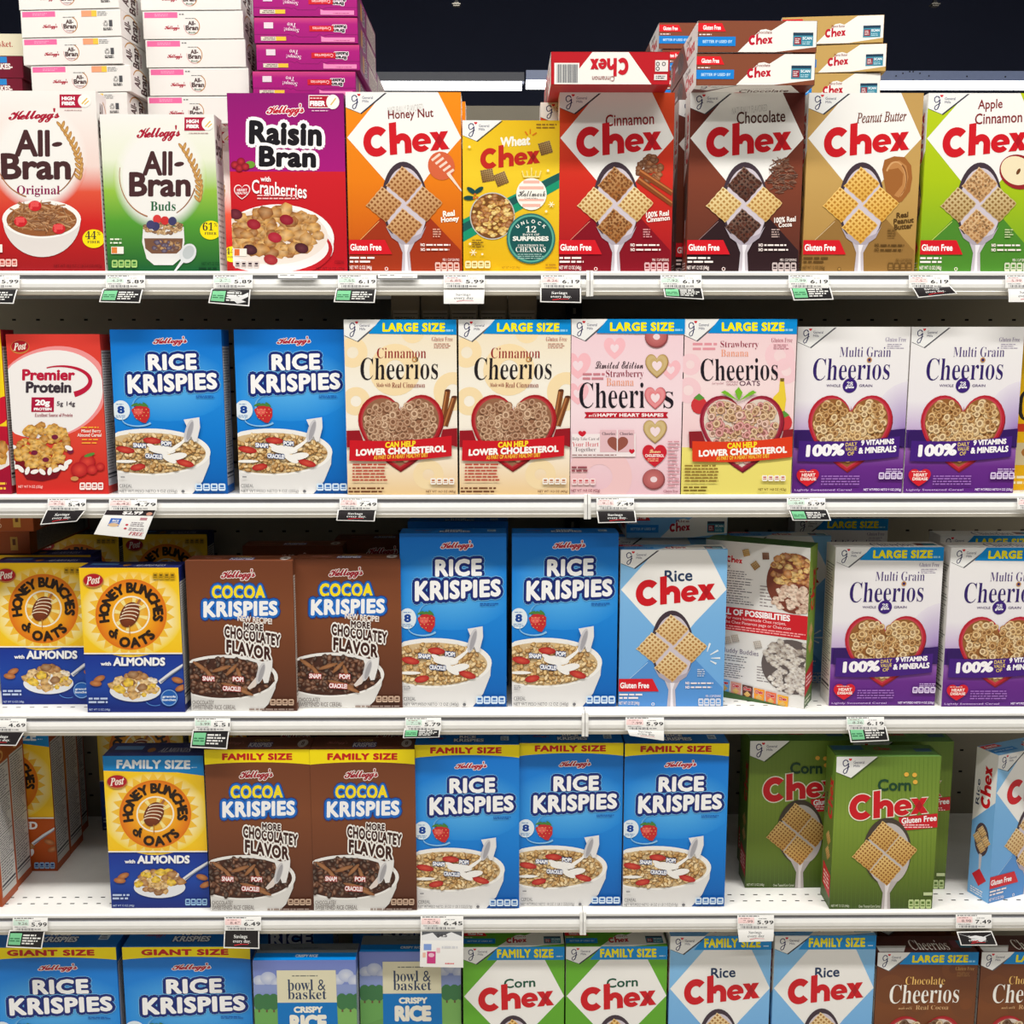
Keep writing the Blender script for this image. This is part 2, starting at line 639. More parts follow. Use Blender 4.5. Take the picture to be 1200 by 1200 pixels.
def maker_mark(a, P, line=(60, 60, 70)):
    """white corner flag with the blue script initial, P = frame x0, y0, width, height of the flag"""
    x, y, w_, h_ = P
    a.part('corner_logo', 'white corner flag with a blue script initial')
    F = [(x, y), (x + w_, y), (x + w_ * .36, y + h_), (x, y + h_ * .72)]
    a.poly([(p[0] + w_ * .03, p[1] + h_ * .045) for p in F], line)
    a.poly(F, (240, 240, 238))
    a.line([(x + w_ * p, y + h_ * q) for p, q in ((.29, .26), (.26, .17), (.21, .16), (.165, .24), (.165, .36), (.195, .45), (.24, .43), (.285, .34))], w_ * .028, NAVY, w_ * .02)
    a.line([(x + w_ * p, y + h_ * q) for p, q in ((.295, .30), (.29, .46), (.275, .62), (.245, .76), (.20, .80), (.17, .73), (.185, .63), (.24, .55), (.32, .47))], w_ * .03, NAVY, w_ * .018)
    a.poly(heart_pts(x + w_ * .3, y + h_ * .08, x + w_ * .38, y + h_ * .2, 16), (215, 30, 45))
    a.txt('General', x + w_ * .42, y + h_ * .2, x + w_ * .68, y + h_ * .33, NAVY)
    a.txt('Mills', x + w_ * .42, y + h_ * .38, x + w_ * .57, y + h_ * .49, NAVY)


def red_script(a, x0, y0, x1, y1, c=(170, 22, 52), out=None):
    a.part('script_lettering', 'red handwritten maker lettering')
    a.txt("Kellogg's", x0, y0, x1, y1, c, 'c', .028, [(.07, out)] if out else (), sp=.82, sl=-.04)


def post_mark(a, cx, cy, rx):
    a.part('oval_logo', 'red oval maker emblem')
    a.ell(cx, cy + rx * .06, rx * 1.08, rx * .76, (196, 130, 60))
    a.ell(cx, cy, rx, rx * .66, (176, 26, 40))
    a.txt('Post', cx - rx * .72, cy - rx * .42, cx + rx * .72, cy + rx * .4, (250, 240, 225), 'bi', .012, sl=-.12)


def blank_top(a, c, ext=None):
    a.part('top_flap', 'closed tuck flap on top')
    a.panel('top', (0, 0, 100, 30))
    a.rect(.8, .6, 99.2, 29.6, c)
    a.line([(3, 17), (30, 17), (36, 21), (64, 21), (70, 17), (97, 17)], .5, mix(c, (0, 0, 0), .45))


# ---- woven square cereal --------------------------------------------
def woven(title, bg, low, tri, tcol, sq, tx=(768, 214, 995, 268), tf='r', size=(.197, .30, .052), fam=None, extra=None, gluten=True, flav=False,
          puff=None, pic='spoon_picture', top=None, side=None, b=.012, small=(255, 240, 235), tilt=-.07):
    a = Art(*size)
    a.carton(side or bg[0])
    S = (555, 44 if fam else 118), (1095, 44 if fam else 118), (545, 950), (1060, 950)
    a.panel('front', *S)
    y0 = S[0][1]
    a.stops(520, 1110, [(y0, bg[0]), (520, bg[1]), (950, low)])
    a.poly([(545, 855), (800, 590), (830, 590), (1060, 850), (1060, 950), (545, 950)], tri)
    a.line([(600, 800), (690, 712)], 2.5, mix(bg[0], (255, 255, 255), .4))
    a.part('white_diamond', 'white diamond behind the lettering')
    a.poly([(735, 118), (988, 118), (1089, 326), (925, 500), (820, 640), (722, 520), (556, 326)], (244, 242, 238))
    maker_mark(a, (553, 44 if fam else 118, 190, 96))
    if fam:
        a.part('size_banner', 'bright blue banner with yellow lettering')
        a.poly([(742, 44), (1097, 44), (1093, 118), (680, 118)], (0, 140, 215))
        a.txt(fam, 735, 56, 1035, 106, (252, 238, 0), 'r', .05, sp=1.12)
        a.fine(1050, 92, 1085, 104, 1, (200, 230, 250))
    a.part('brand_lettering')
    if flav:
        a.txt('NATURALLY FLAVORED', 750, 178, 915, 210, (205, 203, 200), sl=-.1)
    for i, (t, bx) in enumerate(zip(title, tx if isinstance(tx[0], tuple) else (tx,))):
        a.txt(t, *bx, tcol, tf, b, sl=-.05)
    a.woven_word(630, 258, 1025, 398, sl=-.075)
    a.fine(1025, 371, 1032, 377, 1, (150, 150, 150))
    if extra:
        extra(a)
    a.part(pic, 'pictured spoon holding four woven cereal squares')
    a.ell(812, 628, 106, 192, (66, 52, 62), 40)
    a.ell(816, 640, 96, 178, (208, 198, 208), 40)
    a.poly([(772, 806), (852, 806), (824, 860), (828, 950), (784, 950), (792, 860)], (196, 188, 196))
    a.poly([(800, 812), (826, 812), (812, 860), (814, 950), (800, 950), (803, 860)], (236, 232, 238))
    a.poly([(718, 735), (745, 790), (790, 822), (835, 822), (880, 790), (906, 735), (880, 770), (812, 800), (745, 770)], (176, 166, 178))
    for i, (cx, cy) in enumerate(((812, 540), (716, 634), (903, 632), (806, 735))):
        a.part('cereal_square|%d' % i, None, pic)
        c, hole = sq[i % len(sq)] if len(sq) < 4 else sq[i]
        p = puff if (puff and i in (0, 3)) else None
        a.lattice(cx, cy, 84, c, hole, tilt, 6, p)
    if gluten:
        a.part('gluten_banner', 'red flag with white lettering')
        a.poly([(540, 800), (713, 800), (744, 868), (540, 868)], (214, 24, 38))
        a.txt('Gluten Free', 553, 819, 696, 851, (255, 255, 255), 'r', .03)
    a.part('fine_print')
    a.fine(549, 876, 668, 912, 2, small, .5)
    a.txt('NET WT 12 OZ (340g)', 547, 922, 648, 944, small, 'r', .01)
    a.ell(715, 937, 8, 9, small, 12)
    a.ell(715, 937, 5.5, 6.5, low, 12)
    for y in (824, 846):
        a.txt('NO', 876, y - 8, 896, y + 7, small, 'r', .04)
        a.fine(902, y - 7, 1015, y + 7, 1, small, .55, .1)
    a.fine(935, 745, 975, 790, 4, mix(low, small, .6), .5)
    a.txt('PER 1 CUP SERVING', 975, 888, 1050, 900, small)
    a.icons(938, 906, 1052, 948, mix(tri, small, .75), tri)
    # narrow sides
    for which in ('left', 'right'):
        a.part('side_panel|' + which, 'narrow side with upright lettering')
        a.panel(which, (0, 0, 60, 300))
        a.rect(0, 0, 60, 300, bg[1])
        a.poly([(0, 0), (60, 0), (60, 95), (0, 150)], (240, 238, 234))
        a.woven_word(18, 30, 46, 115, rot=90)
        a.txt(title[-1], 6, 62, 16, 114, tcol, 'r', .01, rot=90)
        a.ell(30, 180, 20, 34, (80, 66, 74), 20)
        for dx, dy in ((0, -16), (-12, 0), (12, 0), (0, 16)):
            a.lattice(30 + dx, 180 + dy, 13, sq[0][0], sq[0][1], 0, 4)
        a.poly([(26, 210), (34, 210), (32, 262), (28, 262)], (205, 200, 205))
        a.poly([(30, 240), (50, 258), (30, 276), (10, 258)], (200, 30, 45))
        a.fine(8, 282, 52, 296, 3, (240, 240, 240))
    # top panel, printed to be read from the front
    a.part('top_flap', 'closed top flap with small printed logo')
    a.panel('top', (0, 0, 290, 75))
    a.rect(1, 1, 289, 74.5, top or bg[1])
    a.poly([(215, 1), (289, 1), (289, 62), (190, 74), (98, 74), (152, 22), (165, 20), (178, 24)], (243, 240, 234))
    a.woven_word(124, 32, 182, 56, (190, 18, 45), sl=-.06, cross=None)
    a.txt(title[-1], 142, 24, 180, 31, (140, 40, 40), 'r', .01)
    a.rect(232, 28, 281, 60, (58, 140, 165))
    a.rect(232, 28, 281, 35, (30, 60, 84))
    a.rect(235, 39, 252, 56, (150, 30, 48))
    a.txt('SCAN', 255, 38, 278, 45, (235, 245, 250), 'r', .04)
    a.fine(237, 41, 250, 54, 3, (240, 230, 230))
    a.fine(255, 48, 278, 57, 2, (190, 225, 235))
    a.poly([(0, 6), (58, 6), (68, 26), (0, 26)], (224, 26, 36))
    a.txt('Gluten Free', 12, 11, 55, 22, (255, 255, 255), 'r', .03)
    a.fine(3, 30, 34, 36, 1, (250, 235, 230))
    a.rect(0, 38, 92, 60, (16, 130, 215))
    a.txt('BETTER IF USED BY', 12, 46, 84, 53, (190, 225, 250), 'r', .03)
    return a


TAN, TANH = (222, 184, 120), (150, 98, 44)
YEL, YELH = (238, 196, 104), (178, 120, 40)


def x_honey(a):
    a.part('flavour_picture', 'pictured honey dipper')
    a.ell(988, 455, 62, 66, (214, 100, 62), 26)
    for i in range(5):
        a.line([(945 + i * 17, 430 + i * 16), (985 + i * 15, 400 + i * 18)], 11, (244, 214, 196))
    a.line([(1018, 490), (1088, 570)], 16, (248, 220, 200))
    a.txt('Real', 985, 662, 1040, 690, (255, 250, 240), 'r', .04, sl=-.1)
    a.txt('Honey', 975, 690, 1058, 722, (255, 250, 240), 'r', .04, sl=-.1)


def x_cinn(a):
    a.part('flavour_picture', 'pictured cinnamon sticks and powder')
    a.bits(('ell', 972, 470, 52, 62), 60, [(120, 62, 28), (146, 80, 38), (100, 50, 24)], 10, 20)
    for d in (0, 1):
        a.line([(925 - d * 8, 480 + d * 36), (1078, 580 + d * 52)], 30, (128, 66, 30))
        a.line([(925 - d * 8, 474 + d * 36), (1078, 574 + d * 52)], 9, (186, 112, 60))
    a.txt('100% Real', 950, 664, 1056, 690, (255, 246, 240), 'r', .03, sl=-.1)
    a.txt('Cinnamon', 952, 688, 1060, 712, (255, 246, 240), 'r', .03, sl=-.1)


def x_choc(a):
    a.part('flavour_picture', 'pictured heap of dark shavings')
    a.bits(('ell', 985, 500, 62, 80), 150, [(92, 48, 34), (120, 68, 48), (70, 36, 28)], 5, 9, 'strand')
    a.txt('100% Real', 948, 690, 1048, 716, (255, 246, 240), 'r', .03, sl=-.08)
    a.txt('Cocoa', 968, 716, 1030, 738, (255, 246, 240), 'r', .03, sl=-.08)


def x_pb(a):
    a.part('flavour_picture', 'pictured swirl of brown spread')
    a.poly([(905, 470), (915, 425), (960, 408), (1010, 412), (1040, 450), (1046, 510), (1036, 570), (1000, 618), (960, 632), (930, 600)], (160, 100, 48))
    a.poly([(925, 470), (945, 436), (985, 428), (1018, 452), (1028, 505), (1016, 560), (985, 600), (962, 590), (1000, 540), (1004, 490), (980, 462), (950, 468)], (190, 132, 76))
    a.arc(968, 520, 48, 86, 210, 420, 8, (214, 164, 110), 18, 2)
    a.arc(985, 515, 34, 70, -70, 70, 7, (132, 80, 38), 14, 2)
    for i, t in enumerate(('Real', 'Peanut', 'Butter')):
        a.txt(t, (975, 962, 965)[i], 668 + i * 27, (1030, 1056, 1050)[i], 694 + i * 27, (84, 58, 24), 'r', .03, sl=-.1)


def x_apple(a):
    a.part('flavour_picture', 'pictured apple slice and cinnamon stick')
    a.ell(990, 480, 92, 78, (150, 36, 40), 30, .5)
    a.ell(982, 474, 78, 64, (240, 226, 190), 30, .5)
    a.ell(990, 478, 8, 16, (110, 66, 34), 12, .5)
    a.line([(1030, 380), (1075, 500)], 34, (130, 72, 36))
    a.line([(1024, 382), (1069, 502)], 8, (184, 116, 66))


def x_rice(a):
    a.part('sparkle_strokes')
    for p, q in (((1000, 610), (985, 655)), ((1040, 648), (1000, 672)), ((1050, 690), (1005, 690)), ((1030, 720), (1000, 704))):
        a.line([q, p], 4, (236, 244, 250), 10)


def cinnamon_flat():
    a = DESIGN['cinnamon_woven']()
    V, F, K = a.parts['top_flap']
    del V[:], F[:], K[:]
    a.lays['top'] = 1
    a.part('top_flap', 'closed top flap with barcode and upside down lettering')
    a.panel('top', (784, 102, 646, 67))
    a.rect(783.6, 101.7, 646.4, 67.3, (186, 22, 34))
    a.poly([(694, 67.4), (736, 67.4), (763, 101.6), (650, 101.6), (650, 79), (679, 79), (679, 85)], (240, 238, 232))
    x = 653
    for i in range(16):
        q = .5 + (i * 7 % 4) * .35
        a.rect(x, 80.5, x + q, 100, (110, 112, 118))
        x += q + .5
    a.woven_word(736, 92.5, 692, 74, (196, 22, 40), cross=None)
    a.txt('Cinnamon', 720, 98.5, 694, 93, (140, 40, 40))
    a.rect(767, 76, 782, 88, (232, 226, 222))
    a.rect(766, 91, 781, 97, (232, 226, 222))
    for x, y in ((770, 80), (777, 80), (770, 85)):
        a.ring(x, y, 1.4, 2.3, (60, 50, 54), 10)
    a.fine(768, 92, 780, 96, 2, (60, 50, 54), .5)
    return a


def x_corn(a):
    a.part('sparkle_strokes')


CH = lambda c, d: [(c, d)]
DESIGN = {
    'honey_woven': lambda: woven(['Honey Nut'], ((240, 140, 16), (232, 126, 16)), (188, 70, 20), (160, 52, 22), (120, 26, 30), CH((206, 150, 92), (140, 84, 40)), (750, 196, 962, 248), extra=x_honey, flav=True),
    'cinnamon_woven': lambda: woven(['Cinnamon'], ((214, 76, 34), (206, 44, 30)), (160, 16, 32), (132, 12, 30), (150, 26, 32), [((176, 116, 58), (120, 70, 30)), ((232, 204, 140), (170, 120, 60)), ((232, 204, 140), (170, 120, 60)), ((176, 116, 58), (120, 70, 30))], extra=x_cinn, puff=(170, 104, 50), side=(170, 24, 34)),
    'cocoa_woven': lambda: woven(['Chocolate'], ((92, 38, 34), (126, 62, 42)), (84, 44, 36), (46, 26, 30), (84, 40, 34), [((84, 48, 38), (44, 24, 20)), ((232, 206, 140), (176, 130, 66)), ((228, 196, 124), (176, 126, 62)), ((84, 48, 38), (44, 24, 20))], (772, 200, 1000, 256), extra=x_choc, puff=(100, 54, 40), flav=True, top=(132, 72, 48), size=(.197, .3, .05)),
    'peanut_woven': lambda: woven(['Peanut Butter'], ((190, 152, 88), (196, 158, 90)), (172, 132, 70), (150, 112, 58), (110, 46, 30), CH((236, 186, 82), (184, 124, 36)), (780, 204, 1015, 252), 'i', extra=x_pb, top=(196, 160, 92), small=(96, 68, 30), size=(.197, .3, .052)),
    'apple_woven': lambda: woven(['Apple', 'Cinnamon'], ((186, 204, 24), (170, 196, 20)), (104, 160, 40), (76, 136, 44), (130, 30, 36), [((214, 172, 120), (170, 120, 74)), ((204, 176, 120), (140, 104, 54)), ((204, 176, 120), (140, 104, 54)), ((214, 172, 120), (170, 120, 74))], ((790, 146, 905, 202), (778, 206, 1000, 256)), extra=x_apple, puff=(206, 160, 108)),
    'rice_woven': lambda: woven(['Rice'], ((140, 196, 238), (120, 180, 232)), (108, 168, 226), (84, 146, 212), (34, 56, 92), CH((234, 202, 142), (172, 120, 62)), (775, 222, 915, 284), extra=x_rice, b=.02),
    'rice_woven_family': lambda: woven(['Rice'], ((140, 196, 238), (120, 180, 232)), (108, 168, 226), (84, 146, 212), (34, 56, 92), CH((234, 202, 142), (172, 120, 62)), (772, 212, 902, 268), size=(.197, .355, .06), fam='FAMILY SIZE', extra=x_rice, b=.02),
    'corn_woven_family': lambda: woven(['Corn'], ((104, 176, 48), (98, 170, 46)), (80, 150, 50), (60, 130, 50), (24, 84, 62), CH((236, 186, 92), (176, 116, 40)), (768, 222, 934, 276), size=(.197, .334, .06), fam='FAMILY SIZE', b=.02),
}


DESIGN['cinnamon_flat'] = cinnamon_flat


def design(f):
    DESIGN[f.__name__] = f
    return f


@design
def corn_woven():
    a = Art(.197, .306, .06)
    a.carton((72, 104, 40), (70, 110, 48))
    a.panel('front', (437, 165), (865, 165), (420, 780), (830, 783))
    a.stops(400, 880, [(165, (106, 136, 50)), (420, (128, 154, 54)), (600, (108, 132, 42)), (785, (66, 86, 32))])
    for i in range(26):
        x = 425 + i * 17.5
        a.line([(x, 165), (x - 6, 785)], .8, (98, 130, 46))
    maker_mark(a, (436, 165, 168, 84), (70, 90, 40))
    a.part('brand_lettering')
    a.txt('Corn', 606, 254, 742, 302, (28, 70, 44), 'r', .03)
    a.woven_word(492, 302, 808, 406, sl=-.075, out=(238, 236, 214))
    for x, y in ((722, 236), (755, 238), (758, 266)):
        a.ell(x, y, 10, 9, (236, 180, 70), 10)
    a.part('gluten_banner', 'red flag with white lettering')
    a.poly([(692, 408), (850, 392), (850, 448), (700, 462)], (206, 26, 40))
    a.txt('Gluten Free', 704, 404, 846, 428, (255, 255, 255), 'r', .03, sl=-.09)
    a.fine(710, 434, 842, 452, 2, (255, 220, 220))
    a.part('spoon_picture', 'pictured spoon holding four woven cereal squares')
    a.ell(648, 545, 97, 136, (72, 62, 52), 36)
    a.ell(652, 556, 88, 126, (196, 188, 186), 36)
    a.poly([(610, 668), (690, 668), (660, 715), (662, 783), (626, 783), (632, 715)], (186, 178, 176))
    a.poly([(640, 670), (662, 670), (650, 715), (650, 783), (638, 783), (641, 715)], (228, 222, 222))
    for i, (cx, cy) in enumerate(((634, 485), (570, 560), (706, 545), (642, 622))):
        a.part('cereal_square|%d' % i, None, 'spoon_picture')
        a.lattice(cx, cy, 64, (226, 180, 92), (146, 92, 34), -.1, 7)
    a.part('fine_print')
    a.txt('NET WT 12 OZ (340g)', 426, 762, 498, 775, (225, 230, 205))
    a.txt('Oven Toasted Corn Cereal', 536, 764, 622, 775, (225, 230, 205))
    a.rect(795, 713, 830, 726, (200, 214, 160))
    a.icons(735, 742, 828, 780, (196, 214, 150), (90, 120, 50))
    for which in ('left', 'right'):
        a.part('side_panel|' + which, 'narrow side with upright lettering')
        a.panel(which, (0, 0, 60, 300))
        a.stops(0, 60, [(0, (112, 148, 52)), (300, (66, 90, 34))])
        a.woven_word(22, 50, 50, 130, (206, 26, 34), rot=90)
        a.txt('Corn', 8, 86, 20, 128, (28, 70, 44), 'r', .03, rot=90)
        for dx, dy in ((0, -15), (0, 15)):
            a.lattice(34 + dx, 185 + dy, 15, (226, 180, 92), (146, 92, 34), 0, 5)
        a.poly([(10, 225), (56, 235), (56, 280), (10, 270)], (206, 26, 40))
        a.fine(16, 238, 50, 268, 4, (250, 220, 215))
    blank_top(a, (84, 124, 56))
    a.txt('Chex', 42, 6, 58, 14, (160, 40, 36), 'r', .05)
    a.rect(2, 2, 32, 13, (40, 96, 130))
    a.rect(80, 10, 96, 18, (40, 80, 110))
    return a


@design
def recipe_back():
    a = Art(.197, .306, .062)
    a.carton((72, 104, 40))
    a.panel('front', (530, 165), (1065, 197), (535, 945), (1030, 1035))
    a.rect(480, 150, 1100, 1060, (232, 230, 226))
    a.part('printed_text')
    sl = .06
    a.woven_word(640, 255, 722, 288, sl=sl, cross=None)
    a.txt('Mix', 620, 294, 662, 316, (110, 100, 120), 'r', .01)
    for y0, y1, x1 in ((325, 372, 780), (376, 450, 775), (452, 500, 790), (762, 798, 760), (805, 885, 770)):
        a.fine(545, y0, x1, y1, max(2, int((y1 - y0) / 11)), (120, 118, 122), .4)
    a.fine(815, 385, 880, 500, 7, (150, 140, 140), .35, .5)
    a.fine(805, 800, 870, 885, 6, (150, 140, 140), .35, .5)
    a.txt('Muddy Buddies', 628, 728, 812, 760, (130, 120, 140), 'r', .005)
    a.part('red_band', 'red band with white lettering')
    a.poly([(500, 515), (1055, 520), (1052, 640), (500, 634)], (206, 28, 40))
    a.txt('FULL OF POSSIBILITIES', 590, 524, 965, 556, (255, 250, 250), 'r', .045)
    a.txt('For more homemade Chex recipes,', 645, 562, 945, 582, (255, 225, 225))
    a.txt('visit the Chex Pinterest page or Chex.com', 600, 584, 968, 604, (255, 225, 225))
    a.fine(560, 608, 1040, 632, 2, (250, 170, 170), .5, .1)
    a.part('snack_picture', 'two pictured bowls of mixed cereal pieces')
    a.ell(985, 365, 138, 150, (120, 60, 44), 36)
    a.bits(('ell', 985, 300, 118, 76), 70, [(214, 160, 84), (160, 92, 50), (190, 120, 60), (226, 186, 110)], 14, 26)
    a.bits(('ell', 985, 440, 112, 68), 60, [(224, 196, 176), (206, 170, 150), (236, 214, 196)], 14, 24)
    a.ell(975, 785, 148, 138, (96, 86, 84), 36)
    a.bits(('ell', 975, 730, 130, 74), 70, [(196, 190, 184), (160, 150, 144), (214, 208, 202)], 14, 24)
    a.bits(('ell', 985, 855, 112, 66), 60, [(226, 222, 218), (206, 200, 196)], 14, 24)
    a.lattice(742, 232, 24, (222, 184, 110), (160, 110, 50), .5, 4)
    a.lattice(842, 240, 24, (130, 80, 56), (80, 44, 34), .7, 4)
    a.lattice(790, 292, 26, (180, 140, 84), (120, 80, 40), .1, 4)
    for x, y in ((655, 690), (695, 675), (808, 692)):
        a.lattice(x, y, 26, (206, 198, 190), (150, 140, 134), .5, 4)
    a.part('box_pictures', 'row of small pictured cereal boxes')
    for i, c in enumerate(((110, 170, 220), (214, 150, 130), (96, 50, 40), (236, 150, 40), (226, 110, 70), (236, 170, 40))):
        x, y = 622 + i * 57, 893 + i * 8
        a.poly([(x, y), (x + 52, y + 4), (x + 48, y + 72), (x + 2, y + 66)], c)
        a.txt('Chex', x + 6, y + 10, x + 44, y + 28, (200, 30, 36), 'r', .06, [(.05, (245, 240, 235))])
        a.lattice(x + 25, y + 48, 17, YEL, YELH, 0, 4)
    a.part('carton')
    a.poly([(500, 935), (545, 945), (950, 1010), (1035, 1000), (1035, 1050), (500, 1050)], (66, 98, 52))
    for which in ('right', 'left'):
        a.part('side_panel|' + which, 'green narrow side with upright red lettering')
        a.panel(which, (0, 0, 60, 300))
        a.stops(0, 60, [(0, (134, 164, 66)), (220, (116, 150, 60)), (300, (60, 92, 50))])
        a.woven_word(20, 44, 50, 122, (206, 26, 34), rot=90)
        a.txt('Corn', 4, 76, 18, 120, (28, 70, 44), 'r', .03, rot=90)
        for dy in (0, 27):
            a.lattice(30, 160 + dy, 17, (226, 186, 110), (156, 102, 44), 0, 5)
        a.poly([(0, 235), (60, 222), (60, 262), (0, 278)], (196, 26, 44))
        a.fine(8, 240, 54, 262, 3, (250, 215, 215))
        a.fine(6, 282, 54, 296, 2, (220, 226, 200))
    blank_top(a, (70, 104, 54))
    return a


@design
def wheat_woven():
    a = Art(.167, .254, .05)
    a.carton((226, 176, 20))
    a.panel('front', (90, 250), (538, 250), (95, 950), (535, 950))
    a.stops(80, 545, [(250, (234, 190, 26)), (500, (240, 204, 44)), (950, (226, 176, 16))])
    maker_mark(a, (89, 250, 182, 94), (90, 80, 50))
    a.part('ribbon_stripe', 'two tone green diagonal stripe')
    a.poly([(90, 705), (540, 488), (540, 560), (90, 810)], (24, 148, 110))
    a.poly([(90, 725), (540, 488), (540, 522), (90, 765)], (28, 88, 84))
    a.part('brand_lettering')
    a.txt('Wheat', 264, 322, 402, 368, (255, 250, 235), 'r', .045, sl=-.08)
    a.woven_word(172, 364, 444, 460, (196, 40, 30), sl=-.09, cross=(150, 30, 24))
    for p, q in (((378, 300), (390, 318)), ((402, 290), (402, 312)), ((432, 306), (412, 318))):
        a.line([p, q], 6, (226, 120, 20))
    a.fine(430, 262, 525, 290, 2, (150, 110, 30))
    a.part('cereal_picture', 'pictured brown woven squares')
    for x, y, t in ((472, 376, .5), (205, 502, .6), (268, 518, .4)):
        a.lattice(x, y, 40, (150, 112, 56), (96, 62, 26), t, 6)
    a.part('bowl_picture', 'pictured round bowl of snack mix')
    a.ell(228, 690, 104, 110, (196, 196, 190), 36)
    a.ell(228, 690, 99, 105, (120, 74, 34), 36)
    a.bits(('ell', 228, 690, 88, 94), 130, [(226, 180, 84), (196, 130, 56), (160, 92, 40), (240, 206, 120)], 9, 17)
    for x, y, r in ((132, 572, .6), (165, 570, -.6), (120, 606, 0)):
        a.ell(x, y, 26, 11, (22, 70, 70), 10, r)
    for x, y in ((148, 590), (158, 604), (144, 606)):
        a.ell(x, y, 6, 6, (206, 110, 40), 8)
    a.part('channel_badge', 'round striped badge with script lettering')
    a.ell(408, 588, 70, 74, (250, 246, 236), 36)
    for i in range(5):
        y = 525 + i * 27
        q = math.sqrt(max(0, 1 - ((y + 7 - 588) / 70) ** 2)) * 62
        a.rect(408 - q, y, 408 + q, y + 14, (246, 186, 170))
    a.rect(342, 572, 474, 610, (250, 246, 236))
    a.txt('Hallmark', 346, 572, 472, 600, (40, 36, 40), 'c', .01)
    a.txt('CHANNEL', 376, 604, 438, 611, (90, 80, 80))
    for i in range(5):
        x = 372 + i * 18
        a.line([(x, 505), (x + (x - 408) * .2, 480 - 14 * (i == 2))], 5, (246, 226, 140))
    a.line([(370, 508), (446, 508)], 6, (246, 226, 140))
    a.part('round_badge', 'dark green round badge with white lettering')
    a.ell(406, 795, 112, 118, (36, 110, 104), 40)
    a.ring(406, 795, 98, 106, (90, 168, 150), 40, 1.05)
    a.ell(406, 795, 97, 102, (24, 86, 84), 40)
    W = (244, 244, 236)
    a.arctxt('UNLOCK', 406, 806, 92, 140, 40, 22, W, .03)
    a.txt('12', 382, 736, 430, 766, W, 's')
    a.txt('DAYS OF', 368, 771, 446, 781, W, 's')
    a.txt('SURPRISES', 322, 784, 488, 806, W, 'r', .05)
    a.txt('COUNTDOWN TO', 346, 822, 464, 832, W, 's')
    a.txt('CHEXMAS', 336, 834, 474, 858, W, 's')
    a.fine(345, 864, 465, 892, 3, (170, 206, 196), .4, .1)
    a.part('fine_print')
    for x, y, r in ((500, 636, 14), (140, 860, 16), (122, 372, 6), (484, 480, 6), (476, 668, 6), (126, 820, 6), (182, 868, 5)):
        for k in range(3):
            t = k * math.pi / 3
            a.line([(x - r * math.cos(t), y - r * math.sin(t)), (x + r * math.cos(t), y + r * math.sin(t))], 3.5, (252, 244, 214))
    a.fine(135, 798, 190, 838, 4, (120, 90, 30))
    a.txt('NET WT 14 OZ (396g)', 272, 926, 356, 940, (150, 112, 24))
    a.fine(474, 912, 526, 940, 2, (180, 130, 30))
    a.icons(103, 900, 222, 934, (250, 236, 180), (180, 140, 50))
    a.facts('left')
    a.facts('right')
    blank_top(a, (230, 180, 24))
    return a


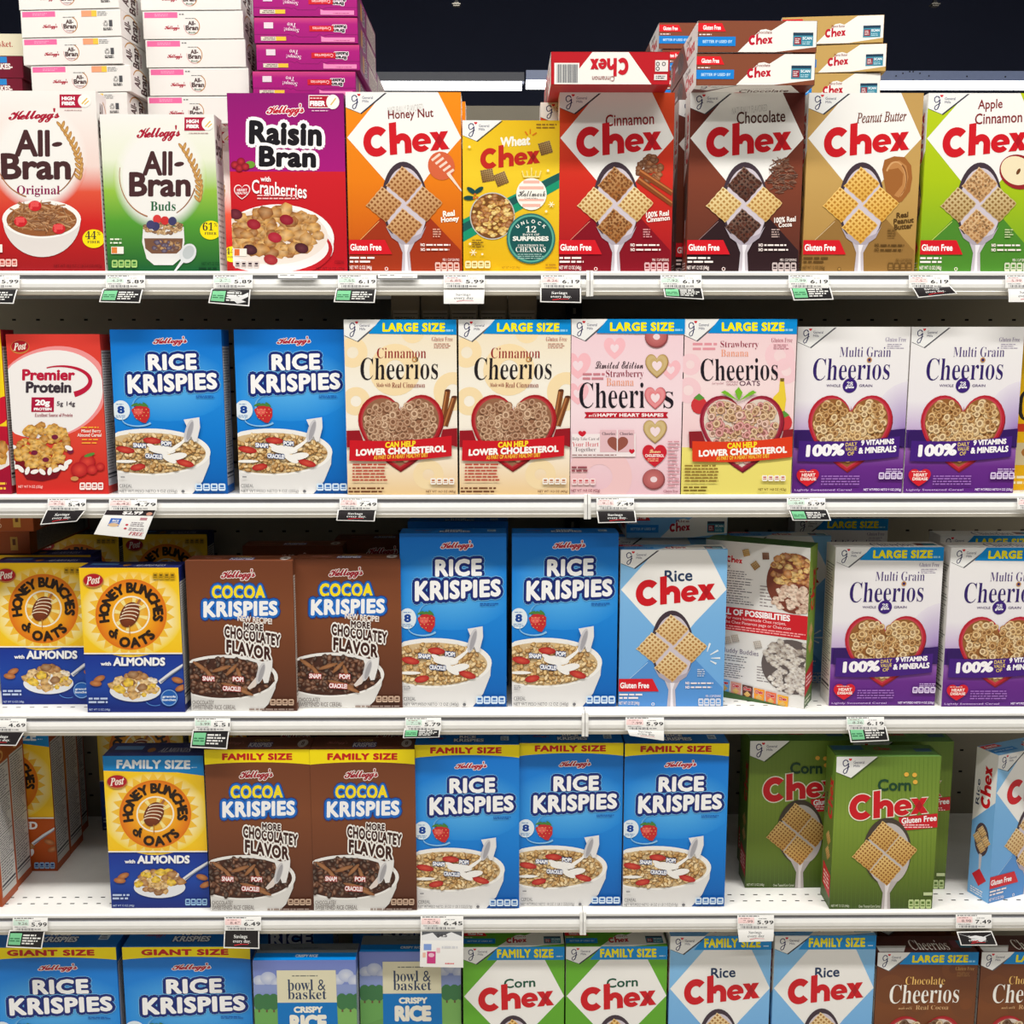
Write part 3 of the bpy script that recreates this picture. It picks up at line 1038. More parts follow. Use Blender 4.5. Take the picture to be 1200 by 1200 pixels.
# ---- wheat bran ------------------------------------------------------
def bran(orig):
    a = Art(.195, .301 if orig else .263, .048 if orig else .0505)
    Wt = (240, 238, 234)
    a.carton(Wt)
    st = ([(350, Wt), (640, (238, 214, 206)), (740, (222, 84, 60)), (860, (206, 36, 34)), (1060, (150, 24, 30))] if orig else
          [(445, Wt), (620, (232, 236, 214)), (740, (150, 194, 70)), (860, (84, 156, 52)), (1060, (16, 84, 46))])

    def bgc(y):
        for (ya, ca), (yb, cb) in zip(st, st[1:]):
            if y <= yb:
                return mix(ca, cb, max(0, (y - ya) / (yb - ya)))
        return st[-1][1]
    if orig:
        a.panel('front', (-48, 350), (375, 352), (-20, 1055), (413, 1055))
        dx, dy, k = -470, -90, 1.
        g = (162, 610)
    else:
        a.panel('front', (385, 445), (833, 452), (415, 1055), (866, 1055))
        dx, dy, k = 0, 0, 1.
        g = (622, 690)
    a.stops(-60, 900, st)
    a.glow(g[0], g[1], 185, 205, Wt, bgc, .78, 48)
    red_script(a, *((52, 420, 242, 474) if orig else (530, 492, 702, 552)))
    a.part('brand_lettering')
    B = (72, 42, 44)
    if orig:
        A1, A2 = (72, 500, 205, 604), (20, 590, 283, 694)
        lf = (232, 556)
    else:
        A1, A2 = (553, 588, 672, 682), (500, 668, 745, 764)
        lf = (698, 638)
    a.txt('All', *A1, B, 'r', .035)
    a.ell(*lf, 20, 9, B, 14, -.15)
    a.txt('Bran', *A2, B, 'r', .035)
    if orig:
        a.txt('Original', 78, 716, 240, 760, (140, 22, 80), 's')
    else:
        a.txt('Buds', 585, 782, 685, 818, (30, 96, 60), 's')
    a.part('wheat_picture', 'pictured ear of wheat curving around the lettering')
    ex, ey = (248, 480) if orig else (712, 570)
    for i in range(11):
        t = i / 10
        x, y = ex + 68 * math.sin(t * 1.9), ey + 200 * t
        for q in (-1, 1):
            a.ell(x + q * 7, y, 6, 16, (222, 176, 104), 10, .5 * q - .2, edge=(170, 116, 56), dl=.2)
    a.arc(g[0] - 4, g[1] - 10, 150, 165, 18, 62, 5, (150, 96, 56), 14, 3)
    a.arc(g[0] - 10, g[1] - 10, 150, 165, 190, 105, 2, (170, 110, 70), 16, 5)
    a.part('fiber_badge', 'crimson corner badge with white lettering')
    bx, by = (243, 365) if orig else (718, 460)
    a.poly([(bx, by), (bx + 82, by), (bx + 70, by + 25), (bx + 82, by + 50), (bx, by + 50)], (176, 24, 60))
    a.ell(bx + 92, by + 24, 24, 25, (248, 246, 240), 20)
    a.line([(bx + 82, by + 36), (bx + 102, by + 14)], 5, (226, 186, 84))
    a.line([(bx + 92, by + 38), (bx + 108, by + 24)], 4, (226, 186, 84))
    a.txt('HIGH', bx + 8, by + 8, bx + 56, by + 22, (255, 255, 255), 'r', .05)
    a.txt('FIBER', bx + 8, by + 27, bx + 58, by + 41, (255, 255, 255), 'r', .05)
    a.fine(bx + 18, by + 57, bx + 95, by + 63, 1, (190, 150, 150))
    a.part('fiber_oval', 'yellow oval with a number')
    ox, oy = (368, 925) if orig else (826, 893)
    a.ell(ox, oy, 43, 37, (250, 228, 20), 26)
    a.txt('44' if orig else '61', ox - 32, oy - 30, ox + 10, oy + 2, (70, 60, 50), 's')
    a.txt('%', ox + 13, oy - 28, ox + 26, oy - 14, (70, 60, 50))
    a.txt('FIBER', ox - 24, oy + 8, ox + 24, oy + 18, (70, 60, 50), 's')
    a.part('cereal_picture', 'pictured bowl of brown strands with raspberries' if orig else 'pictured glass of layered yogurt and berries with a spoon')
    if orig:
        a.poly([(22, 850)] + [(170 + 148 * math.cos(math.radians(t)), 850 + 148 * math.sin(math.radians(t))) for t in range(176, -1, -8)] + [(318, 850)], (226, 220, 216))
        a.ell(170, 848, 150, 76, (246, 244, 240), 40)
        a.ell(170, 852, 134, 64, (150, 92, 52), 40)
        a.bits(('ell', 170, 840, 118, 56), 190, [(164, 104, 58), (132, 78, 42), (190, 130, 78)], 8, 14, 'strand')
        for x, y in ((146, 796), (90, 858), (236, 886)):
            a.ell(x, y, 25, 21, (206, 36, 44), 16)
            for i in range(9):
                a.ell(x - 16 + 8 * (i % 4) + a.R.random() * 4, y - 12 + 10 * (i // 4), 6, 6, (232, 84, 84), 8, dl=.1)
        a.txt('NET WT 18.6 OZ (1 LB 2.6 OZ)(527g)', 215, 1028, 400, 1042, (110, 20, 26))
        a.rect(-20, 948, 18, 980, (246, 240, 230))
        a.icons(-18, 1006, 76, 1036, (246, 200, 190), (180, 60, 50))
    else:
        a.poly([(556, 880), (718, 880), (722, 940), (706, 1005), (676, 1030), (600, 1030), (570, 1005), (552, 940)], (232, 230, 228))
        a.poly([(560, 925), (715, 925), (712, 965), (690, 985), (590, 985), (565, 965)], (120, 84, 64))
        a.bits(('ell', 640, 955, 68, 20), 40, [(70, 60, 96), (150, 104, 60), (96, 64, 60), (176, 130, 80)], 7, 14)
        a.bits(('ell', 637, 882, 74, 26), 80, [(176, 130, 80), (120, 78, 46), (206, 170, 120)], 6, 11)
        for x, y, c in ((612, 850, (214, 60, 60)), (643, 856, (206, 50, 50)), (673, 858, (64, 62, 104)), (606, 878, (64, 62, 104)), (586, 872, (70, 66, 110))):
            a.ell(x, y, 17, 17, c, 14)
        a.ell(736, 984, 32, 40, (222, 224, 226), 22, .5)
        a.ell(738, 980, 22, 28, (192, 198, 200), 18, .5)
        a.line([(716, 1012), (684, 1056)], 14, (224, 226, 228), 9)
        a.txt('NET WT 22 OZ', 792, 1018, 860, 1030, (10, 56, 30))
        a.fine(780, 1036, 862, 1050, 1, (10, 56, 30))
        a.fine(424, 922, 480, 950, 2, (230, 240, 215))
        a.rect(428, 958, 478, 986, (246, 240, 230))
        a.rect(430, 960, 452, 984, (226, 130, 60))
        a.icons(430, 1010, 535, 1040, (170, 206, 120), (40, 110, 50))
    for which in ('left', 'right'):
        a.part('side_panel|' + which, 'white narrow side with dark lettering')
        a.panel(which, (0, 0, 60, 300))
        a.rect(0, 0, 60, 300, Wt)
        a.txt('All-', 16, 16, 44, 44, B, 'r', .035)
        a.txt('Bran', 6, 46, 54, 76, B, 'r', .035)
        a.arc(30, 46, 29, 36, -70, 70, 3, (190, 140, 70), 12)
        a.txt('Original' if orig else 'Buds', 14, 80, 46, 90, (140, 22, 80), 's')
        if orig:
            a.fine(6, 120, 54, 290, 22, (150, 148, 146), .35)
        else:
            a.fine(6, 120, 54, 290, 16, (170, 168, 166), .35)
    a.part('top_flap', 'white closed top flap with small logos')
    a.panel('top', (0, 0, 118, 31))
    a.rect(.5, .5, 117.5, 30.7, (234, 231, 226))
    a.part('pink_patch', 'pink printed patch', 'top_flap')
    a.rect(2, 1, 41, 7.5, (232, 108, 160))
    a.fine(14, 2.5, 32, 6, 2, (246, 170, 200))
    a.part('top_flap')
    a.txt("Kellogg's", 25, 15.5, 43, 22, (170, 22, 52), 'c', .028, sp=.82)
    a.txt('All-', 53, 11, 62, 16, B, 'r', .04)
    a.txt('Bran', 50, 16, 65, 21.5, B, 'r', .04)
    a.arc(57.5, 17, 9, 9.5, -70, 75, .9, (190, 130, 60), 14)
    a.arc(57.5, 17, 9, 9.5, 75, 190, .5, (200, 110, 110), 14)
    a.txt('Original' if orig else 'Buds', 53, 23, 62, 25, (140, 22, 80) if orig else (30, 96, 60), 's')
    a.fine(50, 7.4, 64, 9, 1, (110, 110, 110))
    if orig:
        a.rect(72, 1, 84, 8, (240, 160, 120))
        a.rect(84, 1, 90, 8, (240, 196, 70))
        a.fine(91, 2, 103, 7.6, 3, (150, 150, 150))
        a.txt('\u267b', 97, 13, 103, 20, (40, 40, 44))
        a.rect(104, 12.5, 108, 20, (80, 80, 84))
        a.fine(97, 21, 108, 24.5, 2, (30, 30, 34), .6, .1)
    else:
        a.fine(43, 2, 50, 5, 1, (120, 120, 120))
    return a


DESIGN['bran_original'] = lambda: bran(True)
DESIGN['bran_buds'] = lambda: bran(False)


@design
def raisin_flakes():
    a = Art(.199, .298, .047)
    a.carton((150, 16, 116))
    a.panel('front', (8, 355), (470, 362), (45, 1055), (490, 1055))
    a.stops(0, 500, [(350, (140, 16, 110)), (660, (168, 20, 122)), (661, (206, 30, 40)), (1060, (186, 20, 32))])
    red_script(a, 166, 402, 314, 448, (190, 30, 50), (250, 240, 240))
    a.part('brand_lettering', 'black lettering with a thick white outline')
    a.txt('Raisin', 98, 466, 386, 560, (24, 20, 26), 'r', .05, [(.11, (250, 246, 246))], sl=.03, sp=1.06)
    a.txt('Bran', 138, 562, 364, 645, (24, 20, 26), 'r', .05, [(.11, (250, 246, 246))], sl=.02, sp=1.06)
    a.part('fiber_badge', 'crimson corner badge with white lettering')
    a.rect(332, 366, 415, 416, (250, 240, 240))
    a.rect(335, 369, 415, 413, (176, 24, 50))
    a.txt('FIBER', 338, 388, 398, 408, (255, 255, 255), 'r', .05)
    a.fine(338, 374, 394, 382, 1, (255, 220, 220))
    a.ell(428, 392, 26, 28, (246, 242, 236), 20)
    a.line([(420, 404), (440, 378)], 5, (220, 186, 100))
    a.fine(345, 422, 425, 430, 1, (240, 190, 220))
    a.part('berry_picture', 'pictured red berries with a green leaf')
    a.ell(104, 634, 20, 14, (110, 160, 50), 12)
    for x, y in ((44, 635), (68, 622), (62, 648), (86, 642)):
        a.ell(x, y, 16, 15, (200, 50, 60), 14, edge=(130, 16, 36))
    a.part('flavour_lettering')
    a.txt('with', 146, 680, 186, 700, (255, 250, 250), 'r', .03, sl=.04)
    a.txt('Cranberries', 112, 702, 328, 756, (255, 250, 250), 'r', .015, sl=.1)
    a.fine(134, 748, 306, 772, 2, (250, 200, 200), .4, .2)
    a.poly(heart_pts(42, 712, 106, 770), (250, 225, 225))
    a.poly(heart_pts(46, 716, 102, 766), (190, 30, 44))
    a.txt('HEART', 54, 728, 94, 738, (255, 240, 240), 'r', .03)
    a.txt('HEALTHY', 52, 740, 96, 750, (255, 240, 240), 'r', .03)
    a.part('bowl_picture', 'pictured white bowl of flakes and berries')
    a.ell(215, 925, 222, 136, (250, 248, 246), 48)
    a.ell(200, 958, 236, 120, (236, 232, 232), 48)
    a.ell(195, 968, 236, 112, (190, 30, 40), 48)
    a.ell(190, 960, 226, 100, (242, 238, 236), 48)
    a.ell(200, 915, 212, 112, (238, 226, 216), 48)
    a.bits(('ell', 205, 900, 180, 92), 130, [(190, 130, 62), (216, 160, 84), (160, 98, 44), (200, 146, 80)], 18, 38)
    for x, y, c in ((122, 868, (150, 24, 40)), (250, 850, (140, 20, 40)), (205, 920, (170, 30, 50)), (110, 968, (60, 24, 34)), (310, 962, (70, 26, 36)), (190, 1008, (160, 40, 46)), (50, 828, (90, 24, 40))):
        a.ell(x, y, 28, 20, mix(c, (255, 160, 160), .2), 14, .3, edge=c)
    a.part('fine_print')
    a.rect(46, 964, 96, 994, (248, 240, 228))
    a.rect(48, 966, 68, 992, (226, 110, 50))
    a.txt('NET WT 14 OZ (396g)', 368, 1038, 480, 1050, (90, 16, 24))
    a.txt('CEREAL', 440, 1012, 478, 1024, (110, 16, 26))
    a.icons(50, 1014, 148, 1042, (220, 206, 200), (60, 40, 50))
    for which in ('right', 'left'):
        a.part('side_panel|' + which, 'narrow side with pictures and small print')
        a.panel(which, (0, 0, 60, 300))
        a.rect(0, 0, 60, 300, (140, 20, 110))
        a.rect(6, 12, 54, 44, (120, 60, 90))
        a.rect(10, 48, 50, 66, (206, 160, 50))
        a.txt('Raisin', 8, 74, 52, 92, (40, 30, 40), 'r', .05, [(.08, (240, 230, 235))])
        a.txt('Bran', 12, 94, 48, 112, (40, 30, 40), 'r', .05, [(.08, (240, 230, 235))])
        a.rect(5, 140, 55, 290, (206, 190, 180))
        a.fine(8, 144, 52, 286, 22, (110, 60, 90), .4)
    a.part('top_flap', 'purple closed top flap with small logos')
    a.panel('top', (0, 0, 124, 32))
    a.stops(.5, 123.5, [(.4, (160, 18, 118)), (24, (170, 20, 122)), (31.8, (206, 70, 130))])
    a.line([(124, 11), (82, 11), (78, 9), (76, 11), (71, 8), (50, 8), (46, 12), (42, 9), (36, 11), (0, 11)], .6, (110, 10, 84))
    a.txt('Raisin', 14, 18.5, 30, 23, (30, 22, 30), 'r', .05, [(.12, (250, 240, 245))])
    a.txt('Bran', 16, 13.5, 29, 18, (30, 22, 30), 'r', .05, [(.12, (250, 240, 245))])
    a.rect(29, 15, 58, 22, (206, 30, 44))
    a.txt('Cranberries', 32, 16.5, 54, 20.5, (255, 235, 235))
    a.txt('Two', 74, 20, 84, 25.5, (248, 225, 238), 'bi', sl=.1)
    a.txt('Scoops!', 70, 14, 88, 20, (248, 225, 238), 'bi', sl=.1)
    a.rect(101, 18.5, 112, 26, (230, 214, 224))
    a.rect(86, 3.4, 98, 8.4, (240, 196, 60))
    a.rect(98, 3.4, 116, 8.4, (226, 216, 200))
    a.fine(99, 4, 115, 8, 2, (110, 90, 80), .5)
    a.part('pink_patch', 'pink printed patch', 'top_flap')
    a.poly([(4, 2), (44, 2), (44, 9), (40, 7.4), (4, 7.4)], (240, 140, 190))
    a.fine(10, 3, 32, 4.6, 1, (150, 40, 100))
    a.part('bottom_flap', 'golden printed back edge')
    a.panel('bottom', (0, 0, 10, 10))
    a.rect(0, 0, 10, 10, (150, 20, 112))
    a.panel('back', (0, 0, 10, 10))
    return a


# ---- puffed rice -----------------------------------------------------
def rice_bowl(a, cocoa=False):
    """the shared picture of a bowl with milk pouring from a white jug"""
    if cocoa:
        rim, cols = (330, 760, 265, 128), [(84, 48, 34), (64, 36, 28), (104, 62, 44), (52, 30, 26)]
    a.part('bowl_picture', 'pictured white bowl of cereal with pouring milk')
    if not cocoa:
        a.poly([(60, 720), (520, 720), (515, 790), (480, 880), (430, 945), (60, 945)], (228, 226, 224))
        a.ell(240, 728, 282, 122, (244, 242, 238), 48)
        a.ell(238, 734, 262, 106, (214, 186, 140), 48)
        a.bits(('ell', 238, 732, 250, 98), 420, [(226, 186, 120), (206, 160, 92), (240, 212, 160), (190, 140, 76)], 9, 17, 'puff')
        for x, y, r, q in ((255, 668, 42, .1), (130, 715, 44, .2), (185, 805, 36, -.2), (405, 785, 42, .3)):
            a.ell(x, y, r, 17, (214, 84, 64), 16, q, edge=(176, 30, 34))
        for x, y, rx, ry, q in ((300, 715, 62, 22, .1), (265, 705, 40, 12, .5), (365, 750, 50, 18, -.2), (330, 760, 40, 16, .6), (130, 775, 50, 8, 0)):
            a.ell(x, y, rx, ry, (246, 244, 240), 20, q)
        a.poly([(420, 620), (440, 640), (380, 700), (335, 735), (318, 722), (395, 668)], (250, 248, 244))
        a.part('milk_jug', 'pictured white pouring jug', 'bowl_picture')
        a.poly([(405, 560), (478, 548), (480, 600), (462, 672), (448, 674)], (232, 230, 230))
        a.ell(428, 618, 18, 60, (206, 204, 208), 24, .28)
        a.ell(432, 618, 11, 50, (168, 166, 172), 20, .28)
        for t, x, y in (('SNAP!', 168, 682), ('POP!', 298, 672), ('CRACKLE!', 222, 738)):
            L = 58 if t == 'SNAP!' else 46 if t == 'POP!' else 78
            a.part('sound_lettering|' + t, None, 'bowl_picture')
            a.txt(t, x, y, x + L, y + 22, (250, 250, 250), 'r', .05, [(.1, (30, 80, 150))], sl=.08)
    else:
        a.poly([(60, 740), (532, 740), (525, 800), (490, 880), (455, 925), (60, 925)], (222, 220, 216))
        a.ell(270, 745, 268, 114, (240, 238, 234), 48)
        a.ell(268, 748, 252, 102, (72, 42, 32), 48)
        a.bits(('ell', 268, 746, 240, 94), 300, [(84, 48, 34), (64, 36, 28), (112, 68, 48), (48, 28, 24)], 11, 20, 'puff')
        for x, y, r, q in ((150, 690, 48, .6), (195, 730, 46, .9), (255, 700, 50, -.3), (305, 705, 40, -.8), (345, 730, 40, 1.2), (320, 790, 70, .25), (370, 815, 50, .4)):
            a.ell(x, y, r, 10, (176, 122, 80), 14, q, edge=(140, 92, 58))
        a.poly([(440, 690), (470, 720), (425, 790), (395, 805), (385, 795), (430, 740)], (226, 214, 206))
        a.part('milk_jug', 'pictured white pouring jug', 'bowl_picture')
        a.poly([(432, 668), (512, 655), (510, 690), (490, 770), (470, 772)], (234, 232, 230))
        a.ell(452, 722, 18, 56, (206, 204, 206), 24, .3)
        a.ell(456, 722, 11, 46, (166, 164, 168), 20, .3)
        for t, x, y, L in (('SNAP!', 160, 738, 60), ('POP!', 312, 740, 54), ('CRACKLE!', 262, 788, 90)):
            a.part('sound_lettering|' + t, None, 'bowl_picture')
            a.txt(t, x, y, x + L, y + 24, (250, 240, 240), 'r', .05, [(.1, (190, 40, 40))], sl=.05)


def puffed(size, banner=None, small=False, code=False, net='NET WT/PESO NETO 12 OZ (340g)'):
    a = Art(*size)
    Bl = (10, 120, 214)
    a.carton((10, 96, 178))
    top = 105 if not banner else 50
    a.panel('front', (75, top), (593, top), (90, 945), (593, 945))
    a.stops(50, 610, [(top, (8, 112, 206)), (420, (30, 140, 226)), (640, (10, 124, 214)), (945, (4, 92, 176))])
    a.glow(330, 380, 300, 190, (84, 176, 238), lambda y: mix((8, 112, 206), (30, 140, 226), min(1, max(0, (y - top) / 315))), .25)
    if banner:
        a.part('size_banner', 'yellow banner with red lettering')
        n = 14
        P = [(70, top), (600, top)] + [(600 - 535 * i / n, 104 + 16 * (i / n * 2 - 1) ** 2) for i in range(n + 1)]
        a.poly(P, (250, 226, 0))
        a.txt(banner, 152, 62, 506, 96, (190, 22, 22), 'r', .06, sp=1.12)
    red_script(a, *((275, 142, 432, 186)), (176, 24, 50), (240, 232, 232))
    a.part('brand_lettering', 'white lettering with a navy outline')
    o = [(.16, (120, 190, 240)), (.13, (20, 40, 116))]
    a.txt('RICE', 248, 226, 474, 310, (250, 250, 250), 'r', .05, o, sl=-.02, sp=1.1)
    a.txt('KRISPIES', 150, 326, 566, 418, (250, 250, 250), 'r', .05, o, sl=-.04, sp=1.1, tp=.18)
    a.part('vitamin_badge', 'pale round badge with a number')
    a.ell(115, 512, 42, 50, (226, 238, 246), 28)
    a.txt('8', 98, 490, 132, 530, (16, 66, 150), 'r', .05)
    a.fine(90, 536, 140, 552, 2, (110, 150, 200), .5)
    a.fine(95, 478, 135, 486, 1, (110, 150, 200), .5)
    a.part('strawberry_picture', 'pictured strawberry with a pale swoosh')
    a.arc(190, 560, 70, 34, 30, 200, 10, (140, 196, 236), 16, 3)
    a.arc(250, 490, 80, 60, 150, 240, 12, (110, 180, 232), 14, 2)
    a.poly([(163, 510), (185, 492), (225, 488), (248, 506), (247, 545), (228, 578), (212, 575), (178, 550)], (196, 44, 46))
    a.ell(195, 520, 22, 16, (226, 96, 88), 14)
    for i in range(14):
        a.ell(178 + (i % 4) * 18 + (i // 4 % 2) * 8, 508 + (i // 4) * 16, 2, 3, (240, 190, 120), 6, dl=.1)
    for q in (-.9, -.3, .3, .8):
        a.ell(205 + q * 30, 486 - abs(q) * 2, 18, 6, (74, 130, 60), 8, q * .7 + .2)
    a.fine(465, 436, 560, 452, 2, (20, 80, 160), .5)
    rice_bowl(a)
    a.part('fine_print')
    if code:
        a.fine(105, 850, 130, 862, 1, (120, 120, 124))
    else:
        a.fine(98, 836, 132, 860, 3, (130, 130, 134))
    a.txt('CEREAL', 98, 893, 156, 911, (80, 80, 84))
    a.txt(net, 98, 922, 362, 941, (80, 80, 84))
    a.ell(390, 931, 8, 8, (110, 110, 114), 10)
    a.icons(447, 890, 590, 928, (214, 232, 246), (30, 100, 180))
    a.facts('left', (214, 216, 220), (50, 60, 90))
    a.facts('right', (190, 192, 198), (30, 36, 60))
    a.part('top_flap', 'blue closed top flap with small lettering')
    a.panel('top', (0, 0, 100, 30))
    a.rect(.5, .5, 99.5, 29.6, (18, 116, 204))
    a.txt('RICE', 42, 8, 58, 14, (240, 244, 248), 'r', .04, [(.08, (20, 40, 110))])
    a.txt('KRISPIES', 37, 15.5, 66, 23, (240, 244, 248), 'r', .04, [(.08, (20, 40, 110))])
    a.txt("Kellogg's", 13, 10, 29, 18, (140, 60, 90), 'c', .02)
    a.rect(82, 10, 90, 20, (200, 220, 235))
    a.fine(83, 11, 89, 19, 3, (30, 60, 120))
    return a


DESIGN['puffed_rice'] = lambda: puffed((.196, .331, .055))
DESIGN['puffed_rice_small'] = lambda: puffed((.196, .292, .052), code=True, net='NET WT/PESO NETO 9 OZ (255g)')
DESIGN['puffed_rice_family'] = lambda: puffed((.196, .328, .066), 'FAMILY SIZE', code=True, net='NET WT/PESO NETO 18 OZ (1 LB 2 OZ)(510g)')
DESIGN['puffed_rice_giant'] = lambda: puffed((.247, .337, .08), 'GIANT SIZE')


def cocoa(size, fam=False):
    a = Art(*size)
    a.carton((104, 58, 38))
    top = 165 if not fam else 110
    a.panel('front', (68, top), (610, top), (105, 920), (633, 910))
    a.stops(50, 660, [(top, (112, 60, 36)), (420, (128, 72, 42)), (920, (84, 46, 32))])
    if fam:
        a.part('size_banner', 'yellow banner with red lettering')
        P = [(60, top), (615, top)] + [(615 - 550 * i / 14, 172 + 12 * (i / 7 - 1) ** 2) for i in range(15)]
        a.poly(P, (250, 226, 10))
        a.txt('FAMILY SIZE', 160, 128, 522, 162, (196, 30, 24), 'r', .06, sp=1.1)
    red_script(a, 250, 208, 422, 262, (160, 26, 44), (240, 228, 222))
    a.part('brand_lettering', 'yellow and white lettering with a blue outline')
    o = [(.17, (20, 60, 140)), (.12, (30, 110, 200))]
    a.txt('COCOA', 204, 284, 474, 352, (252, 226, 30), 'r', .05, o, sl=.0, sp=1.1)
    a.txt('KRISPIES', 162, 362, 536, 440, (250, 250, 250), 'r', .05, o, sl=-.02, sp=1.1, tp=.12)
    if not fam:
        a.txt('NEW RECIPE!', 334, 440, 508, 470, (244, 232, 222), 'r', .04, sl=.1)
    a.part('flavour_lettering', 'dark brown lettering with a white outline')
    o = [(.12, (246, 242, 236))]
    a.txt('FLAVOR', 278, 572, 504, 640, (62, 30, 24), 'r', .05, o, sl=.18, sp=1.1)
    a.txt('CHOCOLATEY', 268, 506, 550, 566, (62, 30, 24), 'r', .05, o, sl=.16, sp=1.1)
    a.txt('MORE', 366, 474, 462, 510, (62, 30, 24), 'r', .05, o, sl=.08, sp=1.1)
    rice_bowl(a, True)
    a.part('fine_print')
    a.txt('CHOCOLATEY', 110, 860, 218, 880, (96, 84, 80))
    a.txt('SWEETENED RICE CEREAL', 112, 884, 328, 906, (96, 84, 80))
    a.fine(395, 898, 620, 912, 1, (150, 130, 120), .6, .05)
    a.icons(500, 852, 622, 884, (206, 176, 152), (90, 56, 40))
    a.facts('left', (210, 200, 192), (60, 46, 40))
    a.facts('right', (200, 190, 182), (60, 46, 40))
    a.part('top_flap', 'brown closed top flap with small lettering')
    a.panel('top', (0, 0, 100, 30))
    a.rect(.5, .5, 99.5, 29.6, (120, 66, 42) if not fam else (110, 62, 44))
    a.txt("Kellogg's", 14, 10, 34, 19, (180, 120, 110), 'c', .02)
    a.txt('KRISPIES', 40, 14, 62, 24, (226, 220, 226), 'r', .04, [(.1, (30, 60, 140))])
    a.txt('COCOA', 43, 6, 58, 12, (190, 160, 90), 'r', .04)
    a.ell(91, 16, 5, 9, (200, 190, 184), 16)
    a.txt('8', 89.5, 11, 92.5, 20, (90, 60, 50), 'r', .03)
    return a


DESIGN['cocoa_rice'] = lambda: cocoa((.196, .284, .052))
DESIGN['cocoa_rice_family'] = lambda: cocoa((.196, .322, .066), True)


# ---- oat rings -------------------------------------------------------
def ring_top(a, c, word, ink):
    a.part('top_flap', 'closed top flap with small lettering')
    a.panel('top', (0, 0, 100, 30))
    a.rect(.5, .5, 99.5, 29.6, c)
    a.poly([(2, 29), (2, 18), (32, 18), (26, 29)], (236, 236, 234))
    a.txt(word, 36, 8, 74, 26, ink, 's', -.005)
    a.rect(78, 9, 92, 22, (120, 60, 70))
    a.rect(85, 9, 97, 22, (40, 120, 150))


def big_banner(a, x0, x1, y0, y1, t, tx0, tx1, k=0):
    a.part('size_banner', 'bright blue banner with yellow lettering')
    h_ = y1 - y0
    a.poly([(x0 + (x1 - x0) * .32, y0), (x1 + 30, y0), (x1 + 30, y1 + 3), (x0 + (x1 - x0) * .22, y1 - 2)], (0, 140, 214))
    a.txt(t, tx0, y0 + h_ * .22, tx1, y0 + h_ * .84, (252, 238, 0), 'r', .055, sp=1.12)
    a.fine(tx1 + 4, y0 + h_ * .66, tx1 + 38, y0 + h_ * .84, 1, (150, 210, 240), .8, 0)


def heart_bowl(a, x0, y0, x1, y1, rim, milk, cols, n=150, r=15, cut=None):
    a.part('heart_bowl_picture', 'pictured heart shaped bowl of cereal rings')
    H = heart_pts(x0, y0, x1, y1, 48)
    cx, cy = (x0 + x1) / 2, (y0 + y1) / 2 - (y1 - y0) * .04
    sc = lambda k: [(cx + (p[0] - cx) * k, cy + (p[1] - cy) * k) for p in H]
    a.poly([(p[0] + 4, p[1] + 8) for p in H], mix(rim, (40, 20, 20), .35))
    a.poly(H, rim)
    a.poly(sc(.94), mix(rim, (255, 200, 190), .18))
    a.poly(sc(.9), milk)
    a.bits(('poly', sc(.82)), n, cols, r * .85, r * 1.15, 'ring', .9)


def ribbon(a, x0, x1, y0, y1, c, back, slope=-.045):
    """paper ribbon with darker ends tucked behind"""
    xm, h_ = (x0 + x1) / 2, y1 - y0
    a.part('claim_ribbon', 'printed ribbon with lettering')
    N = 14
    top = [(x0 + (x1 - x0) * i / N, y0 + slope * (x0 + (x1 - x0) * i / N - xm) + 12 * math.sin(math.pi * i / N)) for i in range(N + 1)]
    a.poly(top + [(p[0], p[1] + h_) for p in top[::-1]], c)


def oat_heart(bg, stops, word, wcol, sub, subbox, subcol, bowl, rib, ribcol, back, base, banner, extra, size, frame, subf='s', ribtext=True, milk=(226, 210, 196)):
    a = Art(*size)
    a.carton(bg)
    a.panel('front', *frame)
    y0 = min(frame[0][1], frame[1][1])
    a.stops(50, 640, stops)
    extra(a, 0)
    maker_mark(a, (75, y0, 180, 98) if banner else (72, y0, 178, 94), (90, 90, 96))
    if banner:
        big_banner(a, 75, 610, y0, y0 + 66, 'LARGE SIZE', 258, 552)
    a.part('brand_lettering')
    for t, b, c in zip(sub, subbox, subcol):
        a.txt(t, *b, c, subf, -.012)
    a.txt(word, 158, 272, 520, 375, wcol, 's', -.008, sl=-.012)
    a.part('flavour_lettering')
    a.txt('Gluten Free', 490, 178, 588, 198, mix(subcol[0], bg, .35), 's', -.012)
    a.fine(500, 206, 580, 232, 3, mix(subcol[0], bg, .5), .35)
    extra(a, 1)
    heart_bowl(a, 152, 445, 546, 800, bowl[0], milk, bowl[1], 230, 18)
    a.part('claim_ribbon', 'printed ribbon with lettering')
    a.poly([(100, 612), (160, 610), (190, 690), (103, 690)], back)
    a.poly([(545, 606), (625, 600), (622, 690), (530, 660)], back)
    ribbon(a, 116, 586, 646, 742, ribcol, back)
    if ribtext:
        a.txt('CAN HELP', 280, 662, 420, 690, (252, 226, 40), 'r', .05, sl=-.05)
        a.txt('LOWER CHOLESTEROL', 146, 690, 560, 722, (255, 252, 248), 'r', .06, sl=-.045, sp=1.06)
        a.txt('AS PART OF A HEART HEALTHY DIET', 228, 722, 478, 742, (252, 200, 60), 'r', .03, sl=-.05)
    extra(a, 2)
    a.facts('left')
    a.facts('right', (206, 200, 192))
    ring_top(a, bg, word, wcol)
    return a


FR_C = ((75, 100), (605, 100), (112, 915), (615, 915))


